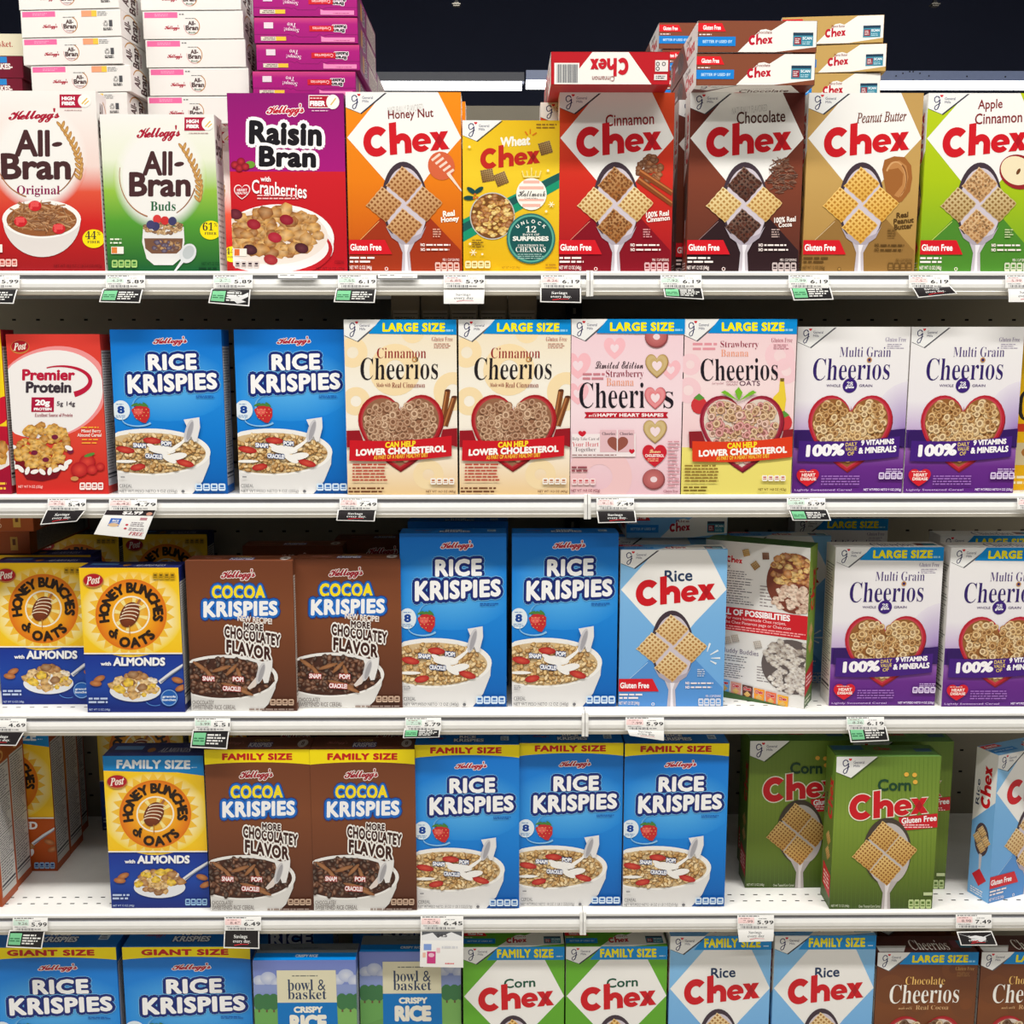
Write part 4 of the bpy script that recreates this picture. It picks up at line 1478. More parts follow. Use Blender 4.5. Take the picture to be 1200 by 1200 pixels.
@design
def cinnamon_rings():
    def ex(a, k):
        if k == 0:
            for x, y, r in ((400, 150, 58), (120, 250, 70), (140, 475, 66), (590, 430, 90), (320, 330, 120), (480, 820, 70), (230, 540, 80)):
                a.ring(x, y, r * .38, r, (246, 222, 176), 28)
        elif k == 1:
            a.txt('Made with', 234, 390, 300, 408, (150, 60, 50), 's', -.01)
            a.txt('Real Cinnamon', 306, 388, 460, 412, (150, 60, 50), 's', -.01)
            a.ring(410, 282, 7, 12, (196, 140, 80), 20)
            a.part('flavour_picture', 'pictured cinnamon sticks')
            for (xa, ya), (xb, yb) in (((566, 425), (545, 560)), ((598, 455), (555, 590))):
                a.line([(xa, ya), (xb, yb)], 26, (120, 66, 32))
                a.line([(xa - 5, ya), (xb - 5, yb)], 8, (176, 112, 64))
                a.ell(xa, ya, 13, 6, (84, 44, 24), 12)
        else:
            a.part('fine_print')
            a.fine(132, 764, 294, 852, 6, (190, 80, 60), .5, .1)
            a.fine(116, 876, 300, 908, 2, (110, 60, 30), .5, .3)
            a.txt('NET WT 14.3 OZ (405g)', 470, 894, 606, 908, (110, 60, 30), 'r', .02)
            a.icons(490, 836, 602, 866, (250, 246, 238), (190, 120, 80))
    return oat_heart((240, 224, 190), [(95, (240, 224, 192)), (400, (246, 240, 226)), (690, (250, 240, 224)), (920, (240, 206, 150))], 'Cheerios', (34, 28, 32), ['Cinnamon'], [(234, 228, 464, 276)], [(150, 30, 36)],
                     ((170, 26, 34), [(196, 154, 122), (216, 178, 146), (180, 134, 104)]), None, (206, 22, 36), (150, 20, 32), None, True, ex, (.197, .309, .056), FR_C, milk=(150, 104, 76))


@design
def strawberry_rings():
    def ex(a, k):
        if k == 0:
            for x, y, r in ((530, 260, 70), (110, 300, 50), (560, 330, 60), (100, 420, 60)):
                a.ring(x, y, r * .4, r, (244, 204, 210), 24)
            a.fine(122, 196, 238, 240, 2, (226, 150, 160), .5, .05)
        elif k == 1:
            a.txt('OATS', 340, 376, 436, 398, (96, 50, 80), 'r', .0)
            a.txt('WHOLE', 275, 376, 334, 384, (190, 140, 150))
            a.txt('GRAIN', 278, 388, 330, 397, (190, 140, 150))
            a.txt('first ingredient', 210, 380, 266, 396, (190, 140, 150), 'c')
            a.part('fruit_picture', 'pictured banana and strawberries')
            a.poly([(530, 370), (548, 366), (558, 460), (550, 520), (520, 530), (488, 480), (500, 450), (525, 425)], (236, 206, 60))
            a.poly([(530, 364), (550, 364), (548, 380), (532, 380)], (120, 96, 40))
            for x, y in ((150, 490), (548, 570)):
                a.ell(x, y, 38, 40, (206, 56, 60), 16)
                a.poly([(x - 26, y - 34), (x, y - 56), (x + 26, y - 34), (x, y - 22)], (90, 150, 60))
        else:
            a.part('leaf_picture', 'pictured green leaves')
            for q in (-1, 0, 1):
                a.poly([(335, 470), (335 + q * 66 - 18, 430 - 6 * (q == 0)), (335 + q * 66, 404 + abs(q) * 16), (335 + q * 66 + 18, 430)], (120, 186, 44))
            a.part('fine_print')
            a.fine(80, 766, 240, 852, 6, (150, 120, 50), .5, .1)
            a.fine(74, 868, 200, 898, 2, (120, 96, 30), .5, .3)
            a.txt('NET WT 14.8 OZ (422g)', 424, 880, 556, 895, (110, 86, 20), 'r', .02)
            a.icons(442, 818, 556, 846, (250, 246, 236), (206, 110, 100))
    return oat_heart((240, 210, 212), [(93, (240, 206, 210)), (400, (246, 222, 222)), (600, (244, 210, 212)), (686, (244, 216, 214)), (687, (240, 226, 120)), (915, (238, 224, 116))], 'Cheerios', (30, 24, 34),
                     ['Strawberry', 'Banana'], [(252, 192, 430, 230), (254, 232, 382, 264)], [(150, 40, 66), (240, 160, 130)],
                     ((150, 30, 52), [(226, 190, 150), (222, 150, 150), (214, 170, 130), (236, 196, 180)]), None, (226, 62, 28), (140, 30, 40), None, True, ex, (.199, .310, .056), ((82, 93), (612, 93), (57, 912), (577, 907)))


def multigrain(large):
    def ex(a, k):
        if k == 0:
            a.glow(620, 640, 190, 260, (150, 110, 190), (232, 226, 236), .05)
            a.stops(50, 640, [(606, (72, 36, 120)), (690, (72, 36, 120)), (691, (150, 96, 176)), (780, (106, 44, 138)), (920, (88, 30, 122))])
        elif k == 1:
            a.txt('WHOLE', 226, 394, 292, 406, (90, 70, 120), 'r', .01)
            a.txt('GRAIN', 380, 394, 442, 406, (90, 70, 120), 'r', .01)
            a.ell(336, 400, 34, 34, (60, 34, 120), 26)
            a.txt('28', 322, 382, 350, 402, (255, 255, 255), 's')
            a.txt('grams', 316, 404, 356, 416, (255, 255, 255), 'r', .04)
            a.ring(420, 282, 7, 12, (196, 140, 80), 20)
        else:
            a.part('claim_ribbon')
            Wt = (255, 252, 255)
            a.txt('100%', 152, 672, 332, 730, Wt, 'r', .06, sl=-.04)
            for i, t in enumerate(('DAILY', 'VALUE', 'OF')):
                a.txt(t, 334 + 12 * (i == 2), 664 + i * 22, 388 - 12 * (i == 2), 682 + i * 22, (236, 206, 110), 'r', .02, sl=-.08)
            a.txt('9 VITAMINS', 406, 650, 560, 676, Wt, 'r', .05, sl=-.05)
            a.txt('& MINERALS', 396, 684, 572, 714, Wt, 'r', .05, sl=-.05)
            a.part('heart_badge', 'red heart badge with small lettering')
            a.poly(heart_pts(116, 790, 220, 872), (214, 30, 44))
            a.txt('HEART', 140, 810, 204, 826, (255, 235, 225), 'r', .04)
            a.txt('DISEASE', 136, 830, 208, 844, (255, 235, 225), 'r', .04)
            a.fine(130, 798, 206, 806, 1, (255, 210, 200))
            a.part('fine_print')
            a.fine(232, 818, 412, 868, 4, (160, 110, 190), .5, .05)
            a.txt('Lightly Sweetened Cereal', 112, 884, 376, 896, (214, 190, 230))
            a.txt('NET WT/PESO NETO 9 OZ (255g)', 432, 882, 606, 896, (236, 224, 246), 'r', .02)
            a.fine(530, 786, 612, 806, 2, (214, 190, 230))
            a.icons(498, 806, 612, 838, (226, 210, 240), (96, 44, 130))
    fr = ((72, 100), (606, 100), (100, 905), (612, 905)) if large else ((72, 130), (606, 130), (100, 905), (612, 905))
    y0 = fr[0][1]
    a = oat_heart((232, 228, 226), [(y0, (240, 238, 236)), (470, (238, 234, 238)), (606, (200, 176, 216)), (920, (110, 50, 140))], 'Cheerios', (52, 34, 104),
                  ['Multi Grain'], [(278, 222, 520, 268)], [(80, 60, 120)],
                  ((184, 34, 52), [(226, 186, 126), (196, 146, 86), (236, 206, 156)]), None, (70, 30, 126), (52, 24, 96), None, large, ex,
                  (.2, .304 if large else .297, .056), fr, ribtext=False, milk=(150, 96, 50))
    return a


DESIGN['multigrain_rings'] = lambda: multigrain(False)
DESIGN['multigrain_rings_large'] = lambda: multigrain(True)


@design
def heart_shape_rings():
    a = Art(.199, .310, .056)
    a.carton((236, 206, 212))
    a.panel('front', (80, 95), (607, 95), (75, 915), (585, 912))
    a.stops(60, 620, [(90, (240, 206, 214)), (500, (246, 222, 228)), (920, (238, 196, 206))])
    for x, y, r in ((280, 230, 50), (110, 310, 60), (540, 330, 46), (110, 440, 50)):
        a.poly(heart_pts(x - r, y - r, x + r, y + r), (246, 188, 196))
        a.poly(heart_pts(x - r * .4, y - r * .4, x + r * .4, y + r * .4), (244, 220, 226))
    a.ring(210, 830, 60, 150, (242, 200, 202), 30)
    maker_mark(a, (77, 95, 178, 98), (90, 90, 96))
    a.part('brand_lettering')
    a.txt('Limited Edition', 190, 288, 412, 322, (60, 40, 50), 'c', .005)
    a.fine(132, 338, 236, 378, 2, (206, 130, 140), .5, .05)
    a.txt('Strawberry', 240, 328, 414, 370, (140, 34, 56), 's', -.012)
    a.txt('Banana', 242, 366, 368, 402, (236, 160, 130), 's', -.012)
    a.txt('Cheeri', 116, 386, 418, 506, (30, 24, 34), 's', -.008)
    a.txt('s', 506, 428, 552, 506, (30, 24, 34), 's', -.008)
    a.part('claim_ribbon', 'red ribbon with white lettering')
    a.poly([(140, 524), (528, 524), (518, 538), (528, 552), (140, 552), (150, 538)], (190, 24, 44))
    a.txt('with', 160, 530, 196, 546, (255, 240, 240), 'c')
    a.txt('HAPPY HEART SHAPES', 200, 530, 506, 546, (255, 245, 245), 'r', .05, sp=1.1)
    a.part('cereal_picture', 'column of pictured heart shaped and round cereal pieces')

    def hp(x0, y0, x1, y1, c):
        cx, cy = (x0 + x1) / 2, (y0 + y1) / 2
        H = heart_pts(x0, y0, x1, y1)
        a.poly(H, mix(c, (80, 40, 30), .4))
        for q, t in ((.95, 0), (.85, .2), (.6, .1)):
            a.poly([(cx + (p[0] - cx) * q - 1, cy + (p[1] - cy) * q - 2) for p in H], mix(c, (255, 250, 230), t))
        a.poly([(cx + (p[0] - cx) * .42, cy + (p[1] - cy) * .42) for p in H], (244, 222, 226))
    hp(422, 256, 530, 366, (196, 164, 104))
    hp(418, 408, 518, 512, (226, 122, 130))
    hp(412, 562, 522, 672, (200, 170, 110))
    for x, y, hw in ((474, 176, 54), (460, 842, 52)):
        a.ell(x, y, hw, hw * .95, (140, 70, 72), 26)
        a.ell(x - 2, y - 3, hw * .92, hw * .86, (206, 122, 120), 26, edge=(178, 92, 92))
        a.ell(x, y, 16, 14, (240, 216, 220), 16)
    big_banner(a, 78, 606, 95, 161, 'LARGE SIZE', 258, 556)
    a.part('heart_badge', 'red heart badge with lettering')
    a.poly(heart_pts(408, 678, 520, 782), (206, 34, 50))
    a.txt('CHOLESTEROL', 420, 722, 508, 736, (255, 240, 235), 'r', .04)
    a.txt('Lower', 440, 700, 492, 716, (255, 220, 160), 'c', .02)
    a.fine(432, 740, 496, 758, 2, (255, 190, 150))
    a.part('promo_panel', 'white printed panel with two small pictured boxes')
    a.rect(82, 626, 376, 734, (246, 234, 234))
    a.poly(heart_pts(112, 612, 148, 640), (206, 30, 50))
    a.txt('Help Take Care of', 84, 642, 210, 660, (80, 60, 70), 's', -.012)
    a.txt('Your Heart', 84, 664, 206, 686, (206, 50, 70), 's', -.012)
    a.txt('Together', 96, 690, 194, 714, (80, 60, 70), 's', -.012)
    a.fine(84, 720, 290, 732, 1, (160, 120, 120))
    for x in (212, 294):
        a.rect(x, 608, x + 76, 712, (230, 190, 196))
        a.txt('Cheerios', x + 10, 618, x + 70, 632, (50, 30, 40), 's')
    H = heart_pts(246, 640, 342, 710)
    a.poly(H, (150, 84, 70))
    a.line([(292, 606), (292, 714)], 5, (246, 234, 234))
    a.poly(heart_pts(346, 698, 372, 720), (206, 30, 50))
    a.part('fine_print')
    a.fine(525, 655, 580, 880, 14, (214, 150, 160), .35, .3)
    a.fine(82, 776, 170, 808, 2, (150, 70, 80), .5)
    a.txt('NET WT 14.8 OZ (422g)', 80, 888, 212, 904, (140, 60, 80), 'r', .02)
    a.txt('Gluten Free', 505, 892, 572, 904, (140, 60, 80), 's')
    a.icons(82, 836, 194, 868, (250, 226, 226), (206, 80, 90))
    a.facts('left')
    a.facts('right', (206, 196, 198))
    ring_top(a, (236, 206, 212), 'Cheerios', (30, 24, 34))
    return a


@design
def chocolate_rings():
    def ex(a, k):
        if k == 0:
            for x, y, r in ((480, 190, 60), (160, 300, 80), (560, 380, 80), (300, 400, 60)):
                a.ring(x, y, r * .4, r, (116, 66, 34), 24)
        elif k == 1:
            a.txt('made with', 210, 392, 280, 408, (226, 180, 130), 'c')
            a.txt('Real Cocoa', 300, 386, 470, 410, (226, 180, 130), 's', -.01)
    return oat_heart((84, 38, 30), [(95, (96, 52, 32)), (400, (124, 70, 34)), (700, (96, 50, 30)), (920, (70, 36, 26))], 'Cheerios', (250, 246, 238), ['Chocolate'], [(234, 230, 440, 274)], [(244, 196, 110)],
                     ((170, 26, 34), [(96, 62, 40), (120, 80, 52), (226, 200, 160)]), None, (206, 22, 36), (150, 20, 32), None, True, ex, (.197, .319, .06), FR_C)


# ---- honey flakes ----------------------------------------------------
def bunches(size, fam=False, orange=False):
    a = Art(*size)
    low, low2 = ((190, 84, 24), (160, 66, 18)) if orange else ((24, 52, 150), (14, 34, 116))
    sd = (176, 80, 34) if orange else (28, 40, 110)
    a.carton(sd)
    y0 = 283 if not fam else 215
    a.panel('front', (393, y0), (888, y0), (442, 1010), (930, 1012))
    a.stops(380, 940, [(y0, (250, 200, 24)), (500, (252, 214, 50)), (712, (250, 200, 28)), (713, low), (860, mix(low, (40, 110, 200) if not orange else low, .35)), (1015, low2)])
    a.glow(655, 515, 262, 215, (255, 250, 214), lambda y: mix((250, 200, 24), (252, 214, 50), min(1, max(0, (y - y0) / 217))), .62, 40)
    for x, y in ((430, 660), (880, 660), (420, 330), (870, 330)):
        pass
    if fam:
        a.part('size_banner', 'blue banner with pale lettering')
        a.poly([(385, y0), (900, y0), (900, 318), (760, 300), (560, 296), (385, 290)], (14, 128, 196))
        a.txt('FAMILY SIZE', 462, 236, 826, 282, (226, 232, 236), 'r', .045, sp=1.04, sl=.01)
        a.fine(832, 270, 862, 280, 1, (180, 210, 230))
    a.part('sun_emblem', 'orange sun disc with dark lettering around a pictured honey dipper')
    N = 26
    P = []
    for i in range(N * 2):
        t = math.pi * i / N + .06
        r = 218 if i % 2 == 0 else 180
        P.append((655 + r * math.cos(t), 516 + r * math.sin(t)))
    a.poly(P, (248, 196, 60))
    a.glow(655, 516, 178, 177, (250, 176, 30), (226, 116, 20), .5, 48)
    a.ring(655, 516, 86, 94, (252, 244, 220), 40)
    a.ell(655, 516, 86, 86, (250, 214, 110), 40, edge=(240, 170, 30))
    for i in range(8):
        t = i * math.pi / 4 + .2
        a.poly([(655, 516), (655 + 84 * math.cos(t - .12), 516 + 84 * math.sin(t - .12)), (655 + 84 * math.cos(t + .12), 516 + 84 * math.sin(t + .12))], (252, 232, 150))
    Bk = (44, 30, 20)
    a.arctxt('HONEY BUNCHES', 655, 516, 136, 196, -14, 66, Bk, .055)
    a.arctxt('OATS', 655, 520, 136, 246, 322, 66, Bk, .055, up=False)
    a.txt('of', 544, 580, 592, 634, Bk, 'r', .05, sl=.35)
    a.part('dipper_picture', 'pictured honey dipper', 'sun_emblem')
    a.line([(668, 490), (700, 440)], 12, (176, 110, 60))
    a.ell(648, 516, 46, 66, (140, 70, 34), 26, .42, edge=(110, 50, 26))
    for i in range(5):
        q = -34 + i * 17
        a.arc(655 - q * .45 - 4, 512 + q, 40, 14, 185, 355, 5, (246, 226, 196), 10)
    a.line([(648, 570), (650, 620)], 4, (200, 130, 40))
    post_mark(a, 466, (344 if not fam else 345), 48)
    a.part('flavour_lettering')
    a.rect(400, 707, 935, 714, (250, 246, 232))
    a.txt('with', 506, 752, 558, 772, (250, 250, 250), 'r', .04)
    a.txt('ROASTED' if orange else 'ALMONDS', 568, 730, 828, 774, (250, 250, 250), 'r', .05)
    a.part('spoon_picture', 'pictured spoon heaped with flakes and nuts')
    a.line([(800, 858), (860, 808), (935, 768)], 20, (226, 228, 232), 12)
    a.line([(806, 858), (862, 816), (935, 778)], 7, (130, 140, 160), 5)
    a.ell(680, 900, 128, 56, (232, 234, 238), 34)
    a.bits(('ell', 678, 868, 112, 58), 60, [(214, 166, 92), (180, 122, 62), (236, 200, 140), (240, 196, 40), (246, 234, 214), (150, 100, 56)], 16, 30)
    for x, y, q in ((500, 838, -.4), (482, 862, .1), (890, 846, .3), (908, 886, -.4)):
        a.ell(x, y, 30, 15, (206, 140, 86), 16, q, edge=(160, 92, 50))
    if not fam:
        a.part('round_badge', 'small blue round badge')
        a.ell(850, 936, 44, 44, (30, 96, 180), 26)
        a.ring(850, 936, 38, 41, (150, 190, 230), 26)
        a.txt('granola', 816, 924, 884, 938, (230, 240, 250), 'r', .04)
        a.txt('bunches', 816, 940, 884, 952, (230, 240, 250), 'r', .04)
        a.arc(780, 940, 50, 36, 60, 150, 3, (90, 150, 220))
        a.icons(762, 308, 876, 338, (206, 160, 20), (110, 84, 10))
    else:
        a.icons(808, 960, 920, 996, (150, 190, 226), (20, 50, 130))
    a.part('fine_print')
    a.fine(448, 930, 546, 966, 2, (190, 206, 236), .55)
    a.txt('NET WT 12 OZ (340g)', 450, 990, 555, 1003, (200, 214, 240))
    a.facts('right', (206, 204, 200), (46, 46, 60))
    a.facts('left', (206, 204, 200), (46, 46, 60))
    if orange:
        for which in ('right', 'left'):
            a.part('side_panel|' + which)
            a.panel(which, (0, 0, 60, 300))
            a.rect(0, 0, 60, 28, (160, 74, 34))
            a.ring(30, 15, 6, 10, (214, 160, 90), 20)
    a.part('top_flap', 'closed top flap with small lettering')
    a.panel('top', (0, 0, 100, 30))
    a.rect(.5, .5, 99.5, 29.6, (30, 38, 100) if not orange else (150, 74, 34))
    a.rect(6, 8, 34, 16, (90, 140, 196))
    a.txt('ALMONDS', 52, 12, 84, 22, (206, 206, 220), 'bi')
    a.ell(44, 17, 4, 5, (170, 110, 40), 14)
    return a


DESIGN['honey_flakes'] = lambda: bunches((.180, .273, .056))
DESIGN['honey_flakes_family'] = lambda: bunches((.188, .306, .068), True)
DESIGN['roasted_flakes_family'] = lambda: bunches((.188, .306, .068), True, True)


@design
def protein_flakes():
    a = Art(.165, .284, .052)
    a.carton((214, 60, 50))
    a.panel('front', (8, 128), (340, 128), (62, 687), (380, 687))
    a.stops(0, 400, [(125, (220, 62, 52)), (450, (226, 74, 56)), (690, (206, 40, 36))])
    a.part('white_swoop', 'white rounded field with a pink edge')
    a.ell(170, 330, 205, 158, (240, 150, 150), 48, -.25)
    a.ell(160, 336, 198, 150, (244, 240, 238), 48, -.25)
    post_mark(a, 60, 170, 31)
    a.part('brand_lettering')
    a.txt('Premier', 70, 248, 256, 288, (190, 24, 60), 'r', .045)
    a.txt('Protein', 84, 291, 244, 331, (60, 50, 60), 'r', .045)
    a.arc(205, 290, 105, 52, -118, 62, 4, (190, 24, 60), 26, 20)
    a.part('protein_badge', 'crimson square badge with white lettering')
    a.rect(105, 346, 184, 397, (176, 20, 60))
    a.txt('20g', 118, 354, 170, 380, (255, 255, 255), 'r', .05)
    a.txt('PROTEIN', 114, 382, 176, 392, (255, 255, 255), 'r', .05)
    a.txt('5g', 194, 360, 216, 380, (80, 70, 80), 'r', .02)
    a.txt('14g', 228, 360, 258, 380, (80, 70, 80), 'r', .02)
    a.txt('Excellent Source of Protein', 118, 402, 250, 414, (160, 60, 80), 's')
    a.txt('Mixed Berry', 282, 458, 350, 472, (255, 240, 230), 'r', .02)
    a.txt('Almond Cereal', 268, 472, 352, 484, (255, 240, 230), 'r', .02)
    a.fine(280, 446, 346, 456, 1, (250, 180, 60))
    a.fine(284, 488, 350, 512, 2, (250, 170, 60), .4)
    a.part('bowl_picture', 'pictured heap of flakes in a red bowl')
    a.poly([(46, 570), (235, 570), (200, 630), (150, 642), (95, 635)], (120, 16, 30))
    a.bits(('ell', 148, 520, 92, 78), 130, [(222, 160, 60), (236, 184, 86), (196, 130, 44), (226, 170, 76)], 11, 20)
    for x, y in ((120, 540), (160, 565), (245, 535), (190, 485)):
        a.ell(x, y, 12, 9, (120, 30, 60), 10)
    for i in range(14):
        t = i / 13 * math.pi * 1.1 - .2
        a.ell(140 - 100 * math.cos(t), 568 + 40 * math.sin(t) - 40 * (i in (0, 13)), 15, 8, (248, 244, 240), 10, i)
    a.part('berry_picture', 'pictured strawberries and raspberries')
    for x, y, r in ((305, 572, 28), (278, 600, 30), (322, 600, 20), (350, 590, 16)):
        a.ell(x, y, r, r * .9, (226, 74, 60), 16, edge=(176, 24, 34))
    a.ell(312, 548, 20, 6, (90, 140, 60), 10, -.3)
    a.ell(262, 632, 14, 8, (206, 150, 90), 10)
    a.part('fine_print')
    a.txt('NET WT 9 OZ (255g)', 68, 656, 152, 668, (255, 226, 220))
    a.icons(280, 646, 364, 672, (250, 240, 236), (190, 60, 50))
    a.facts('right', (206, 204, 206), (60, 60, 66))
    a.facts('left')
    blank_top(a, (214, 64, 54))
    return a


@design
def yellow_flakes():
    a = Art(.18, .292, .052)
    a.carton((150, 20, 40))
    a.panel('front', (0, 0), (100, 0), (0, 100), (100, 100))
    a.stops(0, 100, [(0, (246, 210, 20)), (58, (246, 214, 30)), (58.5, (190, 20, 50)), (100, (150, 10, 50))])
    a.part('red_emblem', 'red heart emblem')
    a.poly(heart_pts(70, 40, 112, 58), (206, 24, 50))
    a.part('bowl_picture', 'pictured bowl')
    a.ell(60, 76, 46, 12, (236, 230, 226), 24)
    a.bits(('ell', 60, 74, 38, 9), 50, [(220, 160, 60), (200, 130, 40)], 4, 7)
    a.fine(76, 92, 98, 98, 2, (246, 200, 60))
    a.facts('right', (226, 222, 218))
    blank_top(a, (236, 196, 20))
    return a


@design
def yellow_rings():
    a = Art(.197, .292, .052)
    a.carton((226, 176, 20))
    a.panel('front', (0, 0), (100, 0), (0, 100), (100, 100))
    a.stops(0, 100, [(0, (236, 190, 20)), (100, (226, 170, 16))])
    a.part('brand_lettering')
    a.txt('Cheerios', 4, 37, 90, 56, (40, 34, 30), 's')
    a.rect(0, 58, 100, 63, (200, 60, 30))
    a.part('bowl_picture', 'pictured bowl')
    a.rect(0, 70, 60, 84, (206, 190, 150))
    a.ell(40, 76, 30, 6, (170, 110, 50), 20)
    a.fine(4, 90, 60, 97, 2, (240, 230, 190))
    a.facts('left')
    blank_top(a, (226, 180, 30))
    return a


@design
def crisp_rice():
    a = Art(.198, .32, .06)
    a.carton((90, 110, 170), (120, 122, 124))
    a.panel('front', (862, 180), (1200, 180), (870, 700), (1190, 700))
    a.stops(840, 1220, [(180, (112, 128, 196)), (270, (130, 146, 206)), (340, (150, 170, 214)), (700, (120, 170, 120))])
    a.part('landscape_picture', 'pictured clouds, trees and green hills')
    for x, y, r in ((885, 248, 22), (912, 240, 26), (940, 256, 20), (1140, 246, 22), (1166, 232, 26), (1195, 250, 24)):
        a.ell(x, y, r, r * .85, (214, 218, 230), 20, edge=(176, 186, 216))
    a.rect(862, 262, 1205, 290, (140, 156, 206))
    a.ell(900, 400, 110, 60, (110, 170, 90), 30)
    a.ell(1190, 390, 110, 64, (126, 180, 96), 30)
    for x in (880, 905, 928, 1150, 1176, 1200):
        a.rect(x - 3, 330, x + 3, 356, (110, 84, 60))
        a.ell(x, 320, 20, 28, (64, 120, 74), 14)
    a.ell(1000, 700, 260, 300, (104, 160, 84), 40)
    a.part('name_panel', 'cream panel with blue lettering above a bright blue panel')
    a.rect(940, 213, 1133, 323, (226, 220, 190))
    a.fine(990, 228, 1080, 236, 1, (120, 120, 110))
    I = (50, 66, 96)
    a.txt('bowl &', 974, 244, 1098, 282, I, 's', -.003)
    a.txt('basket', 974, 278, 1100, 312, I, 's', -.003)
    a.rect(940, 323, 1133, 520, (0, 118, 196))
    a.txt('CRISPY', 992, 336, 1086, 358, (244, 240, 226), 'r', .06)
    a.txt('RICE', 978, 364, 1098, 420, (244, 240, 226), 'r', .07)
    a.facts('left', (214, 216, 220))
    a.facts('right', (190, 196, 206))
    a.part('top_flap', 'grey top flap with a blue front strip')
    a.panel('top', (0, 0, 100, 30))
    a.rect(.5, .5, 99.5, 29.6, (112, 116, 116))
    a.fine(35, 7, 65, 10, 1, (80, 84, 84))
    a.part('blue_strip', 'blue strip with white lettering', 'top_flap')
    a.rect(.5, 17, 99.5, 29.7, (0, 124, 206))
    a.txt('CRISPY RICE', 40, 20, 62, 24.5, (236, 244, 250), 'r', .05)
    return a


@design
def cream_cereal():
    a = Art(.19, .31, .055)
    a.carton((222, 214, 186))
    a.panel('front', (0, 0), (100, 0), (0, 100), (100, 100))
    a.rect(0, 0, 100, 16, (226, 218, 190))
    a.part('name_lettering')
    a.txt('basket.', 40, 5.5, 77, 9.5, (170, 70, 60), 's')
    a.part('burgundy_band', 'burgundy band with pale lettering')
    a.rect(0, 16, 100, 44, (112, 22, 44))
    a.txt('FLAKES-', 40, 20.5, 80, 24.5, (236, 226, 220), 'r', .05)
    a.rect(40, 16, 70, 20, (40, 130, 200))
    a.rect(0, 44, 100, 100, (206, 190, 150))
    a.facts('right')
    blank_top(a, (222, 214, 186))
    return a


@design
def grey_sided():
    """turned so that its narrow printed side faces the aisle"""
    a = Art(.19, .364, .052)
    a.carton((112, 100, 84))
    for wh in ('left', 'right'):
        a.facts(wh, (150, 140, 126), (70, 62, 54), (120, 108, 92))
    a.part('top_flap')
    a.panel('top', (0, 0, 100, 30))
    a.rect(1, 1, 99, 29, (112, 100, 84))
    return a


@design
def orange_flat():
    a = Art(.188, .306, .052)
    a.carton((150, 74, 34))
    a.part('top_flap', 'orange top flap with pale lettering')
    a.panel('top', (0, 0, 188, 52))
    a.rect(1, 1, 187, 51, (166, 82, 34))
    a.txt('HONEY', 96, 26, 128, 34, (236, 206, 170), 'r', .03)
    a.txt('ROASTED', 96, 37, 128, 45, (236, 206, 170), 'r', .03)
    a.rect(150, 18, 164, 44, (206, 160, 70))
    a.txt('1', 154, 22, 160, 34, (110, 60, 24))
    a.facts('right', (150, 146, 140))
    return a


def flat_plain(c, c2, word, ink):
    a = Art(.19, .3, .0405)
    a.carton(c)
    a.part('top_flap')
    a.panel('top', (0, 0, 190, 40))
    a.rect(1, 1, 189, 39.5, c)
    if c2:
        a.rect(100, 1, 160, 12, c2)
    a.txt(word, 128, 13, 170, 24, ink, 's' if not c2 else 'r', .0 if not c2 else .05)
    return a


DESIGN['cream_flat'] = lambda: flat_plain((224, 216, 188), None, 'basket.', (170, 70, 60))
DESIGN['burgundy_flat'] = lambda: flat_plain((112, 22, 44), (40, 130, 200), 'FLAKES-', (236, 226, 220))

# ================================================================== the setting
XJ = .135                                   # joint between the two bays
Z = {1: sz(318, 0, 0), 2: sz(579.5, 0, 0), 3: sz(834.5, 0, 0), 4: sz(1067.5, 0, 0)}
Z[5] = -.04
struct = lambda name, V, F, m: tag(raw(name, V, F, m), None, None, None, 'structure')
FZ = Z[5] - .12
struct('floor', *boxvf(-7, -7, FZ - .1, 7, 9.5, FZ), FLOOR)
struct('wall_far', *boxvf(-9, 9.4, FZ, 9, 9.5, 7.2), NIGHT)
struct('ceiling', *boxvf(-9, 2.2, 7, 9, 9.5, 7.1), NIGHT)
# backing of the shelves, one slotted sheet per bay
for i, (xa, xb) in enumerate(((-1.6, XJ), (XJ, 1.6))):
    V, F = boxvf(xa, .43, FZ, xb, .45, Z[1] - .03)
    n0 = len(F)
    x = xa + .03
    while x < xb - .03:
        for zr in [Z[4] + .05 + .051 * k for k in range(24)]:
            if zr < Z[1] - .06:
                boxvf(x - .004, .4296, zr - .002, x + .004, .4305, zr + .002, V, F)
        x += .051
    o = raw('wall_back' if not i else 'wall_back_end', V, F, None, None, [0] * n0 + [1] * (len(F) - n0), [BACK, SLOT])
    tag(o, None, None, None, 'structure')
# the aisle beyond: top of the next run of shelving
za = at(600, 124, 3.2).z
V, F = [], []
x = -3.
while x < 3:
    boxvf(x, 3.2, za - .34, x + 1.198, 3.24, za, V, F)
    for k in range(4):
        boxvf(x, 3.192, za - .07 - .075 * k, x + 1.198, 3.2, za - .062 - .075 * k, V, F)
    x += 1.2
tag(raw('trim_1', V, F, BACK), None, None, None, 'structure')

# shelves -------------------------------------------------------------
RAIL = [(0, 0), (-.004, 0), (-.007, -.003), (-.007, -.007), (-.004, -.009), (-.004, -.013), (-.0065, -.0145), (-.009, -.022), (-.009, -.028), (-.0068, -.0335), (-.0075, -.0345), (-.0075, -.0405), (-.002, -.0415), (0, -.04)]
ORD = {1: 'top', 2: 'second', 3: 'third', 4: 'fourth', 5: 'lowest'}


